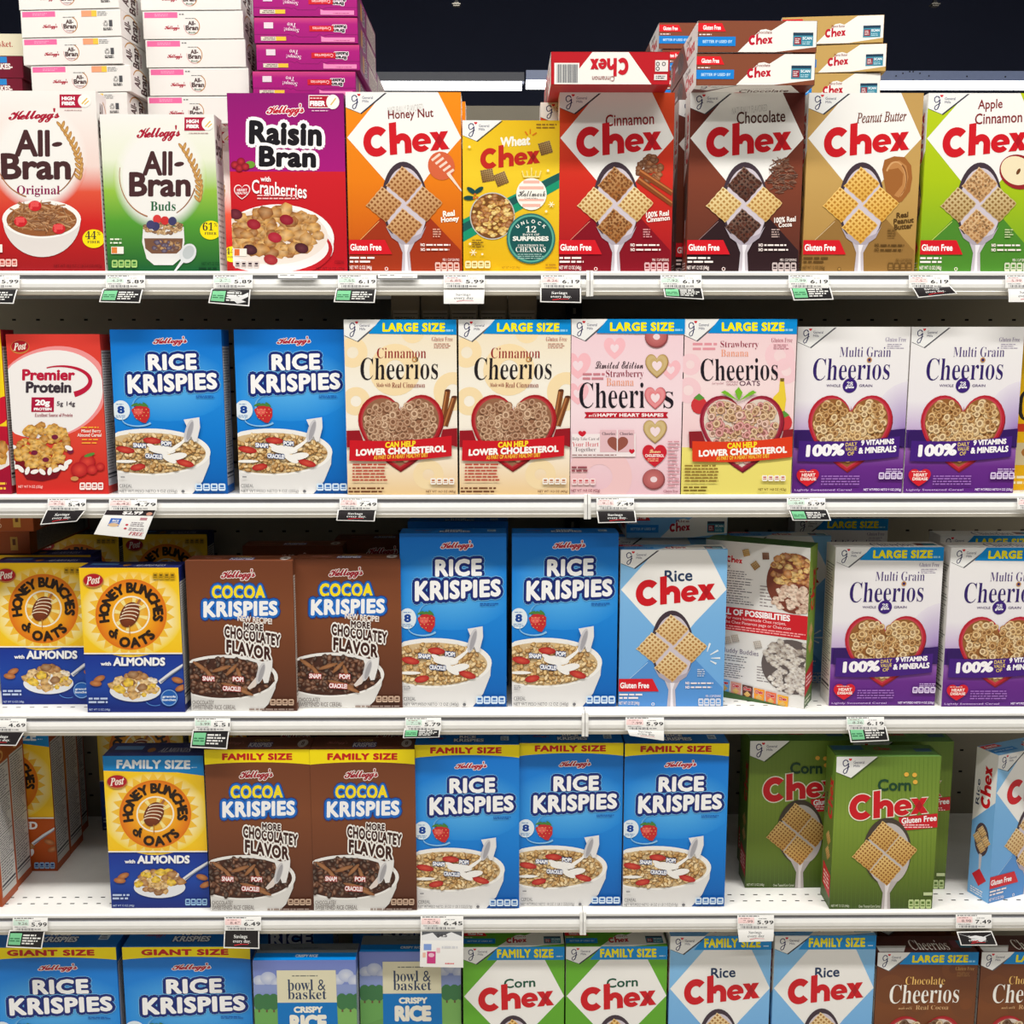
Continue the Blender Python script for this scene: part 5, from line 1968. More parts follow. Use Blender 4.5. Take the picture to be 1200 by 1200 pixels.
def shelf(k, xa, xb, side):
    z = Z[k]
    depth = .43 if k > 1 else .86
    s = empty('gondola_shelf', ((xa + xb) / 2, 0, z))
    tag(s, f'white metal shelf, {ORD[k]} from above, {side} bay of the display', 'shelf', 'white metal gondola shelves')
    x0, x1 = xa - (xa + xb) / 2, xb - (xa + xb) / 2
    V, F = boxvf(x0, 0, -.022, x1, depth - .002, 0)
    n0 = len(F)
    n = int((x1 - x0) / .0254)
    for j in range(n):
        xx = x0 + .013 + j * .0254
        for yy in (.034, .058):
            q = len(V)
            V += [(xx - .0042, yy - .0016, .00012), (xx + .0042, yy - .0016, .00012), (xx + .0042, yy + .0016, .00012), (xx - .0042, yy + .0016, .00012)]
            F.append((q, q + 1, q + 2, q + 3))
    raw('deck', V, F, None, s, [0] * n0 + [1] * (len(F) - n0), [WHITE, SLOT])
    V, F = prism_x(RAIL, x0 + .001, x1 - .001)
    mi = [0] * len(F)
    for i in (3, 4, 5):
        mi[i] = 1
    for i in (10, 11, 12):
        mi[i] = 2
    raw('price_rail', V, F, None, s, mi, [WHITE, GROOVE, LIP])
    for xe, lab in ((x1 - .0055 if side == 'left' else x0, 0),):
        V, F = prism_x([(-.0085, .001), (.004, .001), (.004, -.043), (-.0125, -.043), (-.0125, -.016)], xe, xe + .0055)
        raw('end_cap', V, F, WHITE, s)


for k in (1, 2, 3, 4, 5):
    shelf(k, -1.6, XJ - .0005, 'left')
    shelf(k, XJ + .0005, 1.6, 'right')
# slotted upright at the joint
up = empty('gondola_upright', (XJ, .41, FZ))
tag(up, 'black slotted steel upright behind the shelf joint', 'upright post')
V, F = boxvf(-.016, -.012, 0, .016, .018, Z[1] - .035 - FZ)
n0 = len(F)
zz = .2
while zz < Z[1] - .06 - FZ:
    q = len(V)
    V += [(-.003, -.0123, zz), (.003, -.0123, zz), (.003, -.0123, zz + .012), (-.003, -.0123, zz + .012)]
    F.append((q, q + 1, q + 2, q + 3))
    zz += .0254
raw('post', V, F, None, up, [0] * n0 + [1] * (len(F) - n0), [DARK, LIP])

# lit fixtures over the next aisle ------------------------------------
for i, (xa, xb, pa, pb, pc, m, lab) in enumerate(((-3.2, .095, 84.5, 95, 104, HOUSING, 'grey linear ceiling light with a lit white tube above the next aisle'),
                                                  (.105, 4.2, 82, 93.5, 102.5, HOUSING_BLUE_LIT, 'blue lit linear ceiling light with a hanging cable, behind the green box'))):
    y = 4.
    z0, z1, z2 = at(600, pa, y).z, at(600, pb, y).z, at(600, pc - 1, y).z
    f = empty('linear_light', ((xa + xb) / 2, y, z2))
    tag(f, lab, 'ceiling light')
    hw = (xb - xa) / 2
    V, F = boxvf(-hw, 0, z1 - z2, hw, .09, z0 - z2)
    raw('housing', V, F, m, f)
    V, F = boxvf(-hw, .005, 0, hw - .012, .06, z1 - z2 - .002)
    raw('tube', V, F, TUBE, f)
    if i:
        V, F = [], []
        cx = at(1070, 95, y).x - (xa + xb) / 2
        P = [(cx, z1 - z2 + .005), (cx - .01, z1 - z2 - .008), (cx - .024, z1 - z2 - .02), (cx - .03, .0)]
        for (a1, b1), (a2, b2) in zip(P, P[1:]):
            q = len(V)
            V += [(a1 - .002, -.006, b1), (a1 + .002, -.006, b1), (a2 + .002, -.006, b2), (a2 - .002, -.006, b2), (a1, -.002, b1), (a2, -.002, b2)]
            F += [(q, q + 1, q + 2, q + 3), (q, q + 4, q + 5, q + 3), (q + 1, q + 4, q + 5, q + 2)]
        raw('cable', V, F, DARK, f)
        V, F = [], []
        for px, py in ((1050, 89), (1058, 86), (1066, 84), (1070, 84), (1078, 86), (1088.5, 89), (1133, 89.5), (1178, 90)):
            p = at(px, py, y)
            boxvf(p.x - (xa + xb) / 2 - .003, -.003, p.z - z2 - .003, p.x - (xa + xb) / 2 + .003, .001, p.z - z2 + .003, V, F)
        raw('rivet', V, F, DARK, f)
for px, lab in ((535, 'small ceiling sprinkler hanging above the purple stack of boxes'), (1095, 'small ceiling sprinkler hanging far above the green apple box')):
    p = at(px, 9, 4)
    s = empty('sprinkler', p)
    tag(s, lab, 'sprinkler', 'ceiling sprinklers')
    V, F = boxvf(-.008, -.008, .012, .008, .008, .5)
    raw('pipe', V, F, DARK, s)
    V, F = [], []
    for k in range(3):
        r = (.016, .022, .012)[k]
        boxvf(-r, -r, .004 + k * .007, r, r, .009 + k * .007, V, F)
    raw('head', V, F, BRASS, s)

# ================================================================== cartons on the shelves
PROTO = {}
CAT = 'cereal box'


def proto(kind):
    if kind not in PROTO:
        a = DESIGN[kind]()
        PROTO[kind] = (finish(a), a.w, a.h, a.d)
    return PROTO[kind]


def place(kind, P, rot, anchor, label, group=None):
    """one carton: anchor is the local point that lands on P"""
    parts, w_, h_, d_ = proto(kind)
    M = Matrix.Rotation(rot[2], 3, 'Z') @ Matrix.Rotation(rot[1], 3, 'Y') @ Matrix.Rotation(rot[0], 3, 'X')
    root = empty('cereal_box', Vector(P) - M @ Vector(anchor), rot)
    tag(root, label, CAT, group)
    made = {}
    for n, me, lab, par in parts:
        o = bpy.data.objects.new(n.split('|')[0], me)
        C.objects.link(o)
        o.parent = made.get(par, root)
        made[n] = o
        if lab:
            o['label'] = lab
    return root


def stand(kind, px, k, y0, label, group=None, yaw=0, edge='M', z=None):
    """upright carton whose front lower edge (middle, left or right end) is seen at px"""
    _, w_, h_, d_ = proto(kind)
    z = Z[k] + .0003 if z is None else z
    off = {'M': 0, 'L': -w_ / 2, 'R': w_ / 2}[edge]
    return place(kind, (sx(px, y0, z), y0, z), (0, 0, math.radians(yaw)), (off, -d_ / 2, 0), label, group)


def flat(kind, px, y0, z, label, group=None, yaw=0, flip=False):
    """carton lying down, top flap towards the aisle, face down (or face up and upside down)"""
    _, w_, h_, d_ = proto(kind)
    anchor = (0, d_ / 2 if flip else -d_ / 2, h_)
    return place(kind, (sx(px, y0, z), y0, z), (math.pi / 2, math.pi if flip else 0, math.radians(yaw)), anchor, label, group)


T = lambda kind: proto(kind)[2]
D_ = lambda kind: proto(kind)[3]
# ---- top shelf, front row
y = .012
stand('bran_original', 58, 1, y, 'tall white and red cereal box with a bowl of brown strands')
stand('bran_buds', 192.5, 1, y, 'white and green cereal box with a glass of layered yogurt and berries')
stand('raisin_flakes', 340.5, 1, y, 'upright purple and red cereal box picturing flakes and berries in a bowl')
stand('honey_woven', 475.5, 1, y, 'orange cereal box with a white diamond and a honey dipper')
stand('wheat_woven', 599, 1, y, 'short yellow cereal box with a green stripe and round dark green badge')
stand('cinnamon_woven', 720.5, 1, y, 'bright red cereal box with a white diamond and cinnamon sticks')
stand('cocoa_woven', 870, 1, y, 'dark brown cereal box with a white diamond and cocoa shavings')
stand('peanut_woven', 1005.5, 1, y, 'tan cereal box with a white diamond and swirl of peanut butter')
stand('apple_woven', 1142, 1, y, 'lime green cereal box with a white diamond and apple slice')
# behind the front row
stand('honey_woven', 483, 1, .085, 'orange cereal box standing behind the orange front box')
stand('cinnamon_woven', 696, 1, .09, 'cereal box with a white corner flag peeking out behind the bright red box')
stand('cocoa_woven', 855, 1, .068, 'dark brown cereal box half hidden behind the dark brown front box')
G = 'cereal boxes standing hidden behind the top shelf front row'
for kind, px, yy in (('bran_original', 90, .30), ('bran_original', 228, .34), ('raisin_flakes', 362, .33), ('peanut_woven', 975, .38), ('cinnamon_rings', 834, .46), ('raisin_flakes', 383, .64), ('bran_original', -28, .32)):
    stand(kind, px, 1, yy, 'upright cereal box hidden behind the front row, holding up a stack', G)
ZT = Z[1] + .0006
# lying stacks
G = 'white boxes lying in the tall stack at the end of the top shelf'
b = ZT + T('bran_original')
lv = ('lowest', 'second from below', 'middle', 'second from above', 'topmost')
for i, (px, yw) in enumerate(((92, -4), (96, -4), (86, -4.5), (84, -4.5), (81, -4.5))):
    flat('bran_original', px, .25, b + i * (D_('bran_original') + .002), f'white cereal box lying {lv[i]} in the stack above the red and white box', G, yw)
G = 'white boxes lying in the stack beside the purple boxes'
for i, px in enumerate((232, 234, 230, 227, 224)):
    flat('bran_buds', px, .29, b + i * (D_('bran_buds') + .002), f'white cereal box lying {lv[i]} in the stack above the green and white box', G, -2)
G = 'purple boxes lying in the tall stack'
b = ZT + T('raisin_flakes')
for i, px in enumerate((358, 357, 361.5, 359, 358)):
    flat('raisin_flakes', px, .27, b + i * (D_('raisin_flakes') + .002), f'purple cereal box with upside down lettering lying {lv[i]} in the front purple stack', G, 0, True)
G = 'purple boxes lying in the rear stack'
for i, px in enumerate((381, 380, 382, 381)):
    flat('raisin_flakes', px, .575, b + i * (D_('raisin_flakes') + .002), f'purple cereal box lying {("lowest", "second from below", "second from above", "topmost")[i]} in the rear purple stack', G, 0, True)
b = ZT + T('cinnamon_woven')
flat('cinnamon_flat', 715, -.043, b, 'bright red cereal box lying upside down on top of the red box', None, 0, True)
b = ZT + T('cocoa_woven')
flat('cocoa_woven', 885, -.04, b, 'brown and white cereal box lying directly on the dark brown front box', 'brown boxes lying on the dark brown box', -.6)
flat('cocoa_woven', 887, -.04, b + D_('cocoa_woven') + .002, 'brown and white cereal box lying on another above the dark brown front box', 'brown boxes lying on the dark brown box', -.2)
G = 'brown boxes lying in the rear stack'
b = ZT + T('cinnamon_rings')
for i, px in enumerate((836, 834, 832, 829)):
    flat('cocoa_woven', px, .38, b + i * (D_('cocoa_woven') + .002), f'brown cereal box lying {("lowest", "second from below", "second from above", "topmost")[i]} in the rear stack behind the red box', G)
b = ZT + T('peanut_woven')
G = 'tan and white boxes lying in the stack'
for i, (px, yw) in enumerate(((970, -5), (972, -4), (978, -7), (975, -6))):
    flat('peanut_woven', px, .33, b + i * (D_('peanut_woven') + .002), f'tan and white cereal box lying {("lowest", "second from below", "second from above", "topmost")[i]} in the stack above the tan box', G, yw)
b = ZT + T('bran_original')
for i, (kd, lb) in enumerate((('cream_flat', 'cream carton lying at the bottom of the cream and burgundy stack'), ('burgundy_flat', 'burgundy carton lying low in the cream and burgundy stack'),
                              ('burgundy_flat', 'burgundy carton with pale lettering lying under the topmost cream carton'), ('cream_flat', 'cream carton lying topmost at the far left of the top shelf'))):
    flat(kd, -30, .28, b + i * .0409, lb, 'cream and burgundy cartons lying at the shelf end')
# ---- second shelf
stand('yellow_flakes', -45, 2, y, 'yellow and red cereal box cut off at the left end of the second shelf')
stand('protein_flakes', 73.5, 2, y, 'orange red cereal box with a white swoop and bowl of flakes')
G = 'short blue puffed rice boxes on the second shelf'
stand('puffed_rice_small', 203, 2, y, 'short blue puffed rice box beside the orange red box', G)
stand('puffed_rice_small', 345, 2, y, 'short blue puffed rice box beside the cream box of oat rings', G)
G = 'cream boxes of oat rings on the second shelf'
y = -.002
stand('cinnamon_rings', 472, 2, y, 'cream oat ring box with red heart bowl, beside the blue box', G)
stand('cinnamon_rings', 603, 2, y, 'cream oat ring box with red heart bowl, beside the pink box', G)
stand('heart_shape_rings', 733, 2, y, 'pink oat ring box with a column of heart shaped pieces')
stand('strawberry_rings', 861.5, 2, y, 'pink and yellow oat ring box with a banana and green leaves')
y = .012
G = 'white and purple oat ring boxes on the second shelf'
stand('multigrain_rings', 992, 2, y, 'white and purple oat ring box without banner, beside the pink and yellow box', G)
stand('multigrain_rings', 1122.5, 2, y, 'white and purple oat ring box without banner, last on the right of the second shelf', G)
stand('yellow_rings', 1243, 2, .05, 'yellow cereal box glimpsed past the last white and purple box')
G = 'grey sided boxes behind the cream boxes'
xx = sx(458, .09, 1.5)
for i in range(5):
    place('grey_sided', (xx + .027 + i * .0535, .09 + .01 * (i % 2), Z[2] + .0003), (0, 0, math.pi / 2), (-.095, 0, 0), f'grey cereal box turned sideways behind the cream boxes, {("first", "second", "third", "fourth", "fifth")[i]} from the left', G)
# ---- third shelf
stand('honey_flakes', 58.5, 3, .05, 'yellow and blue honey flakes box set back in shade at the left end')
stand('honey_flakes', 160, 3, .004, 'yellow and blue honey flakes box without banner, at the front of the third shelf')
stand('honey_flakes', 62, 3, .125, 'yellow and blue honey flakes box hidden under the lying orange carton')
stand('honey_flakes', 98, 3, .355, 'yellow and blue honey flakes box at the far back, nearer the shelf end')
stand('honey_flakes', 200, 3, .355, 'yellow and blue honey flakes box at the far back, beside the brown boxes')
b = Z[3] + .0008 + T('honey_flakes')
flat('orange_flat', -21, .13, b, 'grey sided orange carton lying beneath another orange carton', 'orange cartons lying on the third shelf')
flat('orange_flat', -19, .085, b + .0524, 'orange carton lying on top of the boxes under the second shelf', 'orange cartons lying on the third shelf')
G = 'brown cocoa rice boxes on the third shelf'
stand('cocoa_rice', 286.5, 3, .011, 'brown cocoa rice box without banner, beside the honey flakes box', G, -1)
stand('cocoa_rice', 410.5, 3, .026, 'brown cocoa rice box without banner, beside the blue box', G)
stand('cocoa_rice', 348, 3, .16, 'brown cocoa rice box in shade behind the gap between the two front brown boxes', G)
stand('cocoa_rice', 452, 3, .235, 'brown cocoa rice box in shade, half behind the blue box', G)
G = 'tall blue puffed rice boxes on the third shelf'
stand('puffed_rice', 532.5, 3, .03, 'tall blue puffed rice box without banner, beside the brown box', G)
stand('puffed_rice', 661, 3, .03, 'tall blue puffed rice box without banner, beside the pale blue box', G)
stand('puffed_rice', 538, 3, .16, 'tall blue puffed rice box in shade behind another blue box', G)
stand('rice_woven', 786, 3, .029, 'pale blue box with white diamond at the front of the third shelf')
stand('rice_woven', 766, 3, .16, 'pale blue box standing in shade behind the pale blue front box')
flat('rice_woven', 793, .15, Z[3] + .0008 + T('rice_woven'), 'pale blue carton lying in shade on top of the pale blue boxes')
stand('recipe_back', 942, 3, .012, 'green edged box turned around to show its white recipe side', None, -28, 'R')
stand('rice_woven', 909, 3, .17, 'pale blue box standing behind the turned recipe box')
G = 'white and purple banner boxes on the third shelf'
stand('multigrain_rings_large', 1033, 3, .03, 'white and purple oat ring box with blue banner, beside the recipe box', G)
stand('multigrain_rings_large', 1165, 3, .024, 'white and purple oat ring box with blue banner, cut off at the right', G)
stand('multigrain_rings_large', 979, 3, .36, 'white and purple oat ring box with blue banner, deep in shade at the back', G)
stand('multigrain_rings_large', 1150, 3, .15, 'white and purple oat ring box in shade behind the last one on the third shelf', G)
# ---- fourth shelf
stand('honey_flakes_family', 188.5, 4, .016, 'honey flakes box with a blue banner on the fourth shelf')
G = 'brown cocoa rice boxes with a yellow banner'
stand('cocoa_rice_family', 308, 4, .005, 'brown cocoa rice box with yellow banner, beside the honey flakes box', G)
stand('cocoa_rice_family', 428.5, 4, .004, 'brown cocoa rice box with yellow banner, beside the blue box', G)
stand('cocoa_rice_family', 352, 4, .2, 'brown cocoa rice box in shade behind the yellow bannered pair, nearer the left', G)
stand('cocoa_rice_family', 462, 4, .2, 'brown cocoa rice box in shade behind the yellow bannered pair, nearer the blue boxes', G)
G = 'blue puffed rice boxes with a yellow banner on the fourth shelf'
stand('puffed_rice_family', 548.5, 4, .01, 'blue puffed rice box with yellow banner, beside the brown box', G)
stand('puffed_rice_family', 668, 4, .018, 'blue puffed rice box with yellow banner, middle of the three on the fourth shelf', G)
stand('puffed_rice_family', 789, 4, .014, 'blue puffed rice box with yellow banner, beside the empty gap before the green boxes', G)
G = 'green woven corn square boxes on the fourth shelf'
stand('corn_woven', 1032, 4, .002, 'green box with woven corn squares, standing foremost of the green boxes', G)
stand('corn_woven', 931, 4, .085, 'green box with woven corn squares, behind and nearer the blue boxes', G)
stand('corn_woven', 1049, 4, .078, 'green box with woven corn squares, directly behind the foremost green box', G)
stand('corn_woven', 927, 4, .155, 'green box in shade behind the green box nearer the blue boxes', G)
stand('rice_woven', 1158, 4, .02, 'pale blue box turned to show its narrow side at the right end', None, 23, 'L')
G = 'orange roasted honey flakes boxes in a row front to back'
for i, (px, yy) in enumerate(((3, .022), (20.5, .094), (67.5, .166), (83, .238), (90, .31), (102, .361))):
    if i == 5:
        break
    stand('roasted_flakes_family', px, 4, yy, f'orange roasted flakes box, {("foremost", "second", "third", "fourth", "rearmost")[i]} of the row at the left of the fourth shelf', G, 0, 'R')
stand('honey_flakes_family', 170, 4, .355, 'honey flakes box in shade at the back of the fourth shelf, nearer the orange row', 'honey flakes boxes at the back of the fourth shelf')
stand('honey_flakes_family', 276, 4, .355, 'honey flakes box in shade at the back of the fourth shelf, behind the brown box', 'honey flakes boxes at the back of the fourth shelf')


# ---- lowest shelf
G = 'large blue puffed rice boxes on the lowest shelf'
stand('puffed_rice_giant', 73.5, 5, .02, 'large blue puffed rice box with yellow giant banner at the left end', G)
stand('puffed_rice_giant', 227, 5, .02, 'large blue puffed rice box with yellow giant banner, beside the landscape box', G)
G = 'landscape boxes on the lowest shelf'
stand('crisp_rice', 362, 5, .0, 'pale violet crisp rice box with landscape, beside the large blue box', G)
stand('crisp_rice', 483, 5, .028, 'pale violet crisp rice box with landscape, beside the green box', G)
stand('puffed_rice_family', 340, 5, .2, 'blue box in shade behind the landscape boxes, beside the large blue boxes')
stand('puffed_rice_family', 470, 5, .2, 'blue box in shade behind the landscape boxes, nearer the green boxes')
G = 'green banner boxes on the lowest shelf'
stand('corn_woven_family', 602, 5, .02, 'green box with white diamond and blue banner, beside the landscape box', G)
stand('corn_woven_family', 720, 5, .02, 'green box with white diamond and blue banner, beside the pale blue banner box', G)
G = 'pale blue banner boxes on the lowest shelf'
stand('rice_woven_family', 839, 5, .02, 'pale blue box with white diamond and blue banner, beside the green box', G)
stand('rice_woven_family', 958.5, 5, .02, 'pale blue box with white diamond and blue banner, beside the dark brown box', G)
G = 'dark brown oat ring boxes on the lowest shelf'
stand('chocolate_rings', 1077, 5, .02, 'dark brown oat ring box with blue banner, beside the pale blue box', G)
stand('chocolate_rings', 1196, 5, .02, 'dark brown oat ring box with blue banner, cut off at the right', G)
stand('chocolate_rings', 1075, 5, .15, 'dark brown oat ring box in shade behind the front dark brown box')


# ================================================================== shelf tags
def card(quad, y0, draw, name, parent, m, thick=.0005):
    """printed card: quad = pixel corners TL TR BR BL of the card, hung at depth y0 with its lower edge leaning out"""
    P = [at(q[0], q[1], y0 - (.004 if i > 1 else 0)) for i, q in enumerate(quad)]
    a = Art(1, 1, 1)
    a.parts = {}
    a.part(name)
    nrm = Vector((0, -1, 0))

    def fn(u, v, e):
        p = P[0].lerp(P[1], u).lerp(P[3].lerp(P[2], u), v)
        p = p + nrm * (e + .0012 * math.sin(math.pi * v))
        return tuple(p - parent.location)
    a.fn = fn
    a.panel('card', (0, 0, 100, 60))
    Wc = (244, 243, 240)
    N = 6
    V = []
    for i in range(N + 1):
        a.parts[name][0].extend([a.xyz(0, 60 * i / N, 0), a.xyz(100, 60 * i / N, 0)])
    K = s2l(Wc)
    for i in range(N + 1):
        pa, pb = a.parts[name][0][2 * i], a.parts[name][0][2 * i + 1]
        V += [(pa[0], pa[1] + thick, pa[2]), (pb[0], pb[1] + thick, pb[2])]
    n = 2 * N + 2
    a.parts[name][0].extend(V)
    a.parts[name][2].extend([K] * (2 * n))
    F = a.parts[name][1]
    for i in range(N):
        q = 2 * i
        F += [(q, q + 1, q + 3, q + 2), (n + q, n + q + 2, n + q + 3, n + q + 1), (q, q + 2, n + q + 2, n + q), (q + 1, n + q + 1, n + q + 3, q + 3)]
    F += [(0, n, n + 1, 1), (2 * N, 2 * N + 1, n + 2 * N + 1, n + 2 * N)]
    a.strips = N
    draw(a)
    V, F, K = a.parts[name]
    me = bpy.data.meshes.new(name)
    me.from_pydata(V, [], F)
    at_ = me.attributes.new('ink', 'FLOAT_COLOR', 'POINT')
    at_.data.foreach_set('color', [q for k in K for q in (*k, 1.)])
    me.materials.append(m)
    me.update()
    o = bpy.data.objects.new(name, me)
    C.objects.link(o)
    o.parent = parent
    return o


INK = (44, 44, 48)


def bg(a, x0, y0, x1, y1, c):
    n = 6
    a.lays['card'] += 1
    for i in range(n):
        a.rect(x0, y0 + (y1 - y0) * i / n, x1, y0 + (y1 - y0) * (i + 1) / n, c, None, 0)


def d_label(price, old, tint):
    def f(a):
        a.fine(4, 1, 70, 6, 1, INK, .7, .2)
        if old:
            bg(a, 2, 8, 46, 34, tint)
            a.txt(old, 16, 20, 42, 31, (96, 70, 70))
            a.fine(8, 10, 42, 15, 1, (150, 110, 110), .5)
        a.fine(58, 12, 88, 16, 1, (120, 120, 124), .6)
        a.txt(price, 54, 21, 98, 38, INK, 'r', .015, sp=1.08)
        a.fine(6, 38, 48, 43, 1, (150, 150, 154), .6)
        for i in range(16):
            x = 10 + i * 3.2 + (i * 7 % 3) * .5
            a.rect(x, 46, x + 1 + (i % 3) * .5, 56, (110, 110, 116))
        a.fine(62, 48, 84, 53, 1, (130, 130, 134), .6)
    return f


def d_green(glare=0):
    def f(a):
        bg(a, 3, 4, 97, 56, (36, 34, 36))
        bg(a, 5, 10, 38, 50, (126, 206, 152))
        a.fine(7, 24, 36, 40, 2, (60, 120, 84), .5, .1)
        for i, (x1, yy) in enumerate(((78, 13), (92, 22), (86, 31), (76, 40))):
            a.fine(42, yy, x1, yy + 7, 1, (236, 236, 232), .7, .05)
        if glare:
            a.poly([(40, 34), (58, 22), (72, 30), (95, 14), (96, 28), (80, 40), (92, 46), (70, 54), (60, 42)], (226, 226, 226))
    return f


def d_black(glare=0):
    def f(a):
        bg(a, 3, 4, 97, 56, (38, 34, 36))
        a.txt('Savings', 28, 16, 66, 30, (244, 244, 242), 's')
        a.txt('every day.', 26, 31, 76, 44, (244, 244, 242), 's')
        a.line([(30, 50), (48, 46), (70, 46)], 4, (206, 40, 50), 2)
        if glare:
            a.poly([(4, 8), (30, 20), (50, 16), (70, 22), (96, 10), (74, 34), (60, 44), (36, 36)], (232, 232, 234))  # glare across the black card, painted as a pale patch
            a.line([(34, 42), (52, 38)], 4, (206, 60, 66))
    return f


def d_white(a):
    a.txt('Savings', 30, 16, 66, 30, (110, 112, 116), 's')
    a.txt('every day', 26, 31, 74, 44, (110, 112, 116), 's')
    a.line([(32, 50), (50, 46), (74, 48)], 3, (216, 110, 118), 1.5)


def d_offer(a):
    bg(a, 1, 1, 99, 13, (48, 40, 44))
    a.txt('$2.99', 36, 2.5, 76, 12, (246, 244, 242), 'r', .05)
    a.ell(90, 9, 6, 3.4, (206, 150, 130), 16)
    a.rect(18, 20, 40, 38, (60, 110, 200))
    a.ell(29, 35, 11, 4, (226, 190, 150), 16)
    a.txt('RICE', 23, 23, 36, 28, (240, 240, 246), 'r', .04)
    a.rect(76, 17, 90, 22, (190, 130, 140))
    a.fine(62, 26, 92, 36, 3, (140, 130, 140), .4)
    a.fine(62, 38, 94, 45, 2, (140, 130, 140), .4)
    a.ell(55, 33, 3, 2, (206, 60, 80), 12)
    a.ell(55, 41, 3, 2, (206, 60, 80), 12)
    a.txt('FREE', 66, 47, 94, 54, (190, 40, 70), 'bi')


def d_offer_pale(a):
    bg(a, 3, 2, 97, 13, (90, 92, 98))
    a.poly([(3, 8), (28, 4), (40, 12), (72, 3), (97, 10), (97, 16), (3, 16)], (232, 232, 234))  # jagged pale patch over the grey top band
    a.txt('$4.5', 38, 5, 62, 12, (70, 70, 74), 'r', .04)
    a.rect(8, 22, 26, 32, (130, 160, 220))
    a.rect(16, 34, 36, 54, (206, 60, 130))
    a.ell(26, 40, 7, 3.5, (240, 190, 210), 14)
    a.rect(6, 36, 13, 44, (240, 190, 170))
    a.rect(38, 28, 46, 36, (240, 200, 205))
    a.fine(58, 52, 80, 55, 1, (226, 90, 100), .6, .1)
    a.fine(50, 24, 90, 30, 1, (215, 215, 220), .6, .1)


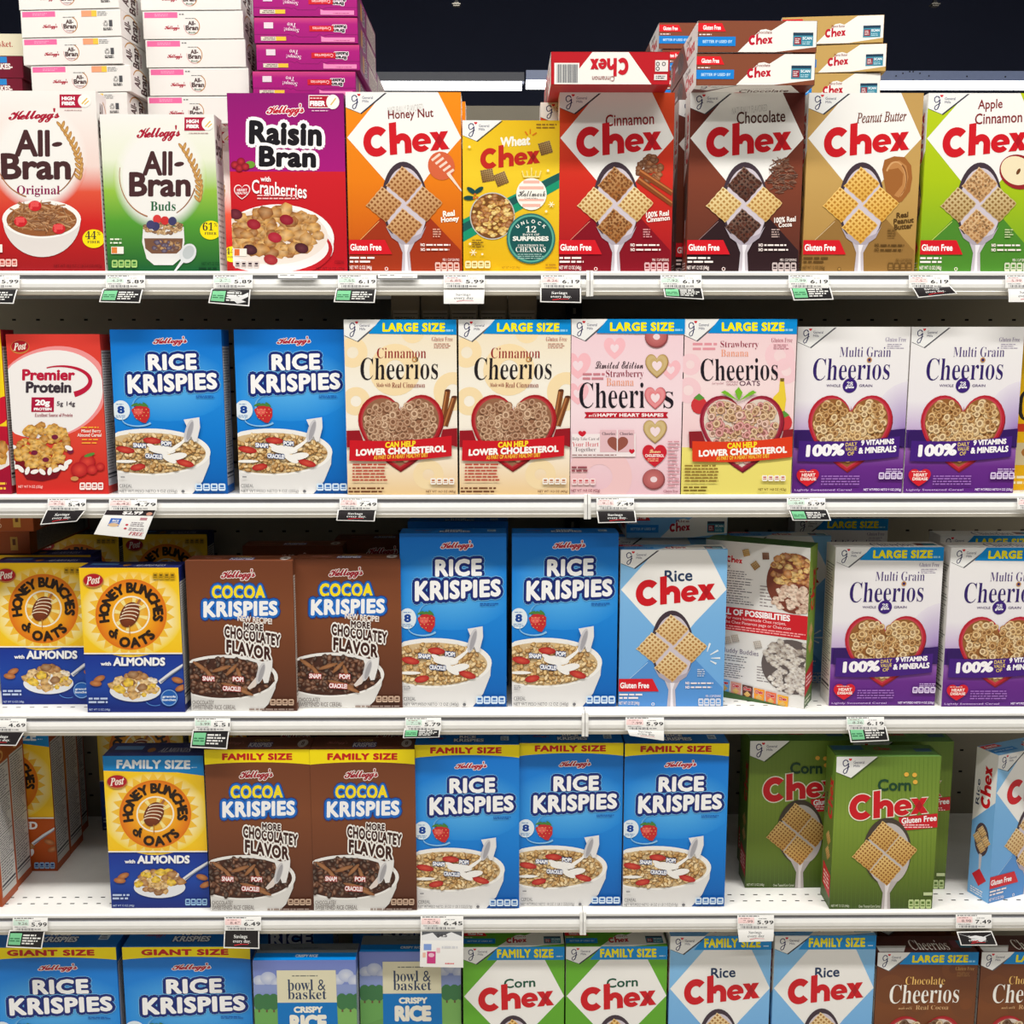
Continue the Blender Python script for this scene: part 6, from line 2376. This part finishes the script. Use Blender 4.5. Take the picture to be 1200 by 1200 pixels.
PK, GN = (246, 214, 212), (206, 228, 214)
TAGS = [  # shelf, label x0 x1, price, old price, tint, card corners, card print, label
    (1, -22, 23, '5.99', '', PK, ((-26, 338), (21, 338), (16, 356), (-30, 355)), d_green(), 'price tag with green and black card below the red and white box'),
    (1, 124, 170, '5.89', '4.29', GN, ((121, 338), (168, 338), (164, 355), (116, 354)), d_green(), 'price tag with green and black card below the green and white box'),
    (1, 250, 296, '5.89', '2.71', GN, ((248, 338), (294, 338), (292, 359), (244, 355)), d_green(1), 'price tag with glare on its green and black card below the purple box'),
    (1, 396, 441, '6.19', '7.55', GN, ((394, 338), (441, 338), (439, 355), (391, 354)), d_green(), 'price tag with green and black card below the orange box'),
    (1, 520, 568, '5.99', '6.85', PK, ((520, 339), (568, 339), (567, 356), (520, 356)), d_white, 'price tag with white card below the short yellow box'),
    (1, 634, 680, '6.19', '8.26', PK, ((633, 337), (681, 337), (681, 355), (633, 354)), d_black(), 'price tag with black card below the bright red box'),
    (1, 774, 822, '6.19', '7.92', GN, ((777, 337), (822, 336), (825, 351), (779, 348)), d_green(), 'price tag with green and black card below the dark brown box'),
    (1, 924, 971, '6.19', '7.99', GN, ((925, 335), (972, 334), (977, 351), (930, 352)), d_green(), 'price tag with green and black card below the tan box'),
    (1, 1065, 1112, '6.19', '7.57', PK, ((1067, 334), (1112, 334), (1122, 344), (1076, 349)), d_black(), 'price tag with black card below the gap before the lime green box'),
    (1, 1178, 1222, '5.19', '5.99', PK, ((1181, 336), (1226, 336), (1226, 354), (1182, 354)), d_white, 'price tag with white card at the right end of the top shelf'),
    (2, 56, 101, '5.49', '9.76', PK, ((55, 597), (101, 597), (90, 611), (47, 615)), d_black(), 'price tag with curled black card below the orange red box'),
    (2, 128, 184, '4.79', '6.42', PK, ((125, 597), (183, 597), (169, 632), (110, 626)), d_offer, 'price tag with large white offer card below the first blue box'),
    (2, 398, 442, '7.49', '9.26', PK, ((396, 597), (441, 597), (439, 611), (394, 610)), d_black(), 'price tag with black card below the first cream box'),
    (2, 699, 743, '7.49', '9.15', PK, ((699, 598), (744, 598), (746, 612), (701, 613)), d_black(), 'price tag with black card below the pink box'),
    (2, 922, 967, '5.99', '10.49', GN, ((924, 597), (969, 597), (974, 610), (929, 610)), d_green(), 'price tag with green and black card below the white and purple boxes'),
    (2, 1192, 1236, '6.29', '8.15', PK, None, None, 'price tag without card cut off at the right of the second shelf'),
    (3, -14, 31, '4.69', '', PK, ((-18, 857), (29, 857), (19, 874), (-24, 873)), d_black(), 'price tag with black card below the shaded honey flakes box'),
    (3, 228, 270, '5.51', '5.99', GN, ((226, 855), (269, 855), (266, 878), (223, 876)), d_green(), 'price tag with green and black card below the first brown box of the third shelf'),
    (3, 475, 517, '5.79', '7.19', GN, ((474, 853), (516, 853), (515, 864), (472, 865)), d_green(), 'price tag with small green and black card below the first tall blue box'),
    (3, 733, 778, '5.99', '7.99', PK, ((734, 853), (778, 853), (778, 868), (738, 862)), d_white, 'price tag with white card below the pale blue box of the third shelf'),
    (3, 992, 1036, '6.19', '8.26', GN, ((993, 851), (1038, 851), (1042, 868), (997, 870)), d_green(), 'price tag with green and black card below the white and purple banner box'),
    (4, 15, 56, '5.99', '9.26', GN, ((11, 1090), (53, 1090), (49, 1112), (7, 1110)), d_green(), 'price tag with green and black card below the orange row of boxes'),
    (4, 263, 306, '6.49', '8.47', PK, ((263, 1089), (304, 1089), (304, 1112), (262, 1111)), d_black(), 'price tag with black card below the first brown banner box'),
    (4, 493, 543, '6.45', '5.76', PK, ((493, 1090), (543, 1090), (543, 1134), (492, 1133)), d_offer_pale, 'price tag with tall pale offer card below the first blue banner box'),
    (4, 864, 907, '5.99', '7.99', PK, ((864, 1086), (907, 1086), (906, 1103), (866, 1104)), d_white, 'price tag with white card below the gap beside the green boxes'),
    (4, 1120, 1162, '7.49', '8.98', PK, ((1121, 1092), (1162, 1091), (1169, 1108), (1126, 1108)), d_black(1), 'price tag with painted glare on its black card below the turned pale blue box'),
]
DY = {1: (322.5, 337.5), 2: (584, 597.5), 3: (841, 856), 4: (1073.5, 1089.5)}
for k, xa, xb, price, old, tint, quad, draw, lab in TAGS:
    xm = (xa + xb) / 2
    drift = (.6 if k > 1 else -.1) * -(k - 1) * (xm - 600) / 600
    ya, yb = DY[k][0] + drift, DY[k][1] + drift
    root = empty('price_tag', at(xm, ya, -.011))
    tag(root, lab, 'price tag', 'price tags on the shelf edges')
    card(((xa, ya), (xb, ya), (xb, yb), (xa, yb)), -.0105, d_label(price, old, tint), 'price_label', root, PAPER)
    if quad:
        card(quad, -.0128, draw, 'hanging_card', root, PAPER)
for i, (xa, xb, lab) in enumerate(((326, 372, 'thin blank label strip in the rail below the purple box'), (443, 489, 'thin blank label strip in the rail below the orange box'))):
    root = empty('label_strip', at((xa + xb) / 2, 323, -.0105))
    tag(root, lab, 'label strip', 'thin label strips in the top rail')
    card(((xa, 321.5), (xb, 321.5), (xb, 326), (xa, 326)), -.0105, lambda a: (a.fine(4, 4, 50, 22, 1, INK, .7), a.fine(60, 34, 92, 50, 1, (140, 140, 144), .6)), 'strip', root, PAPER)
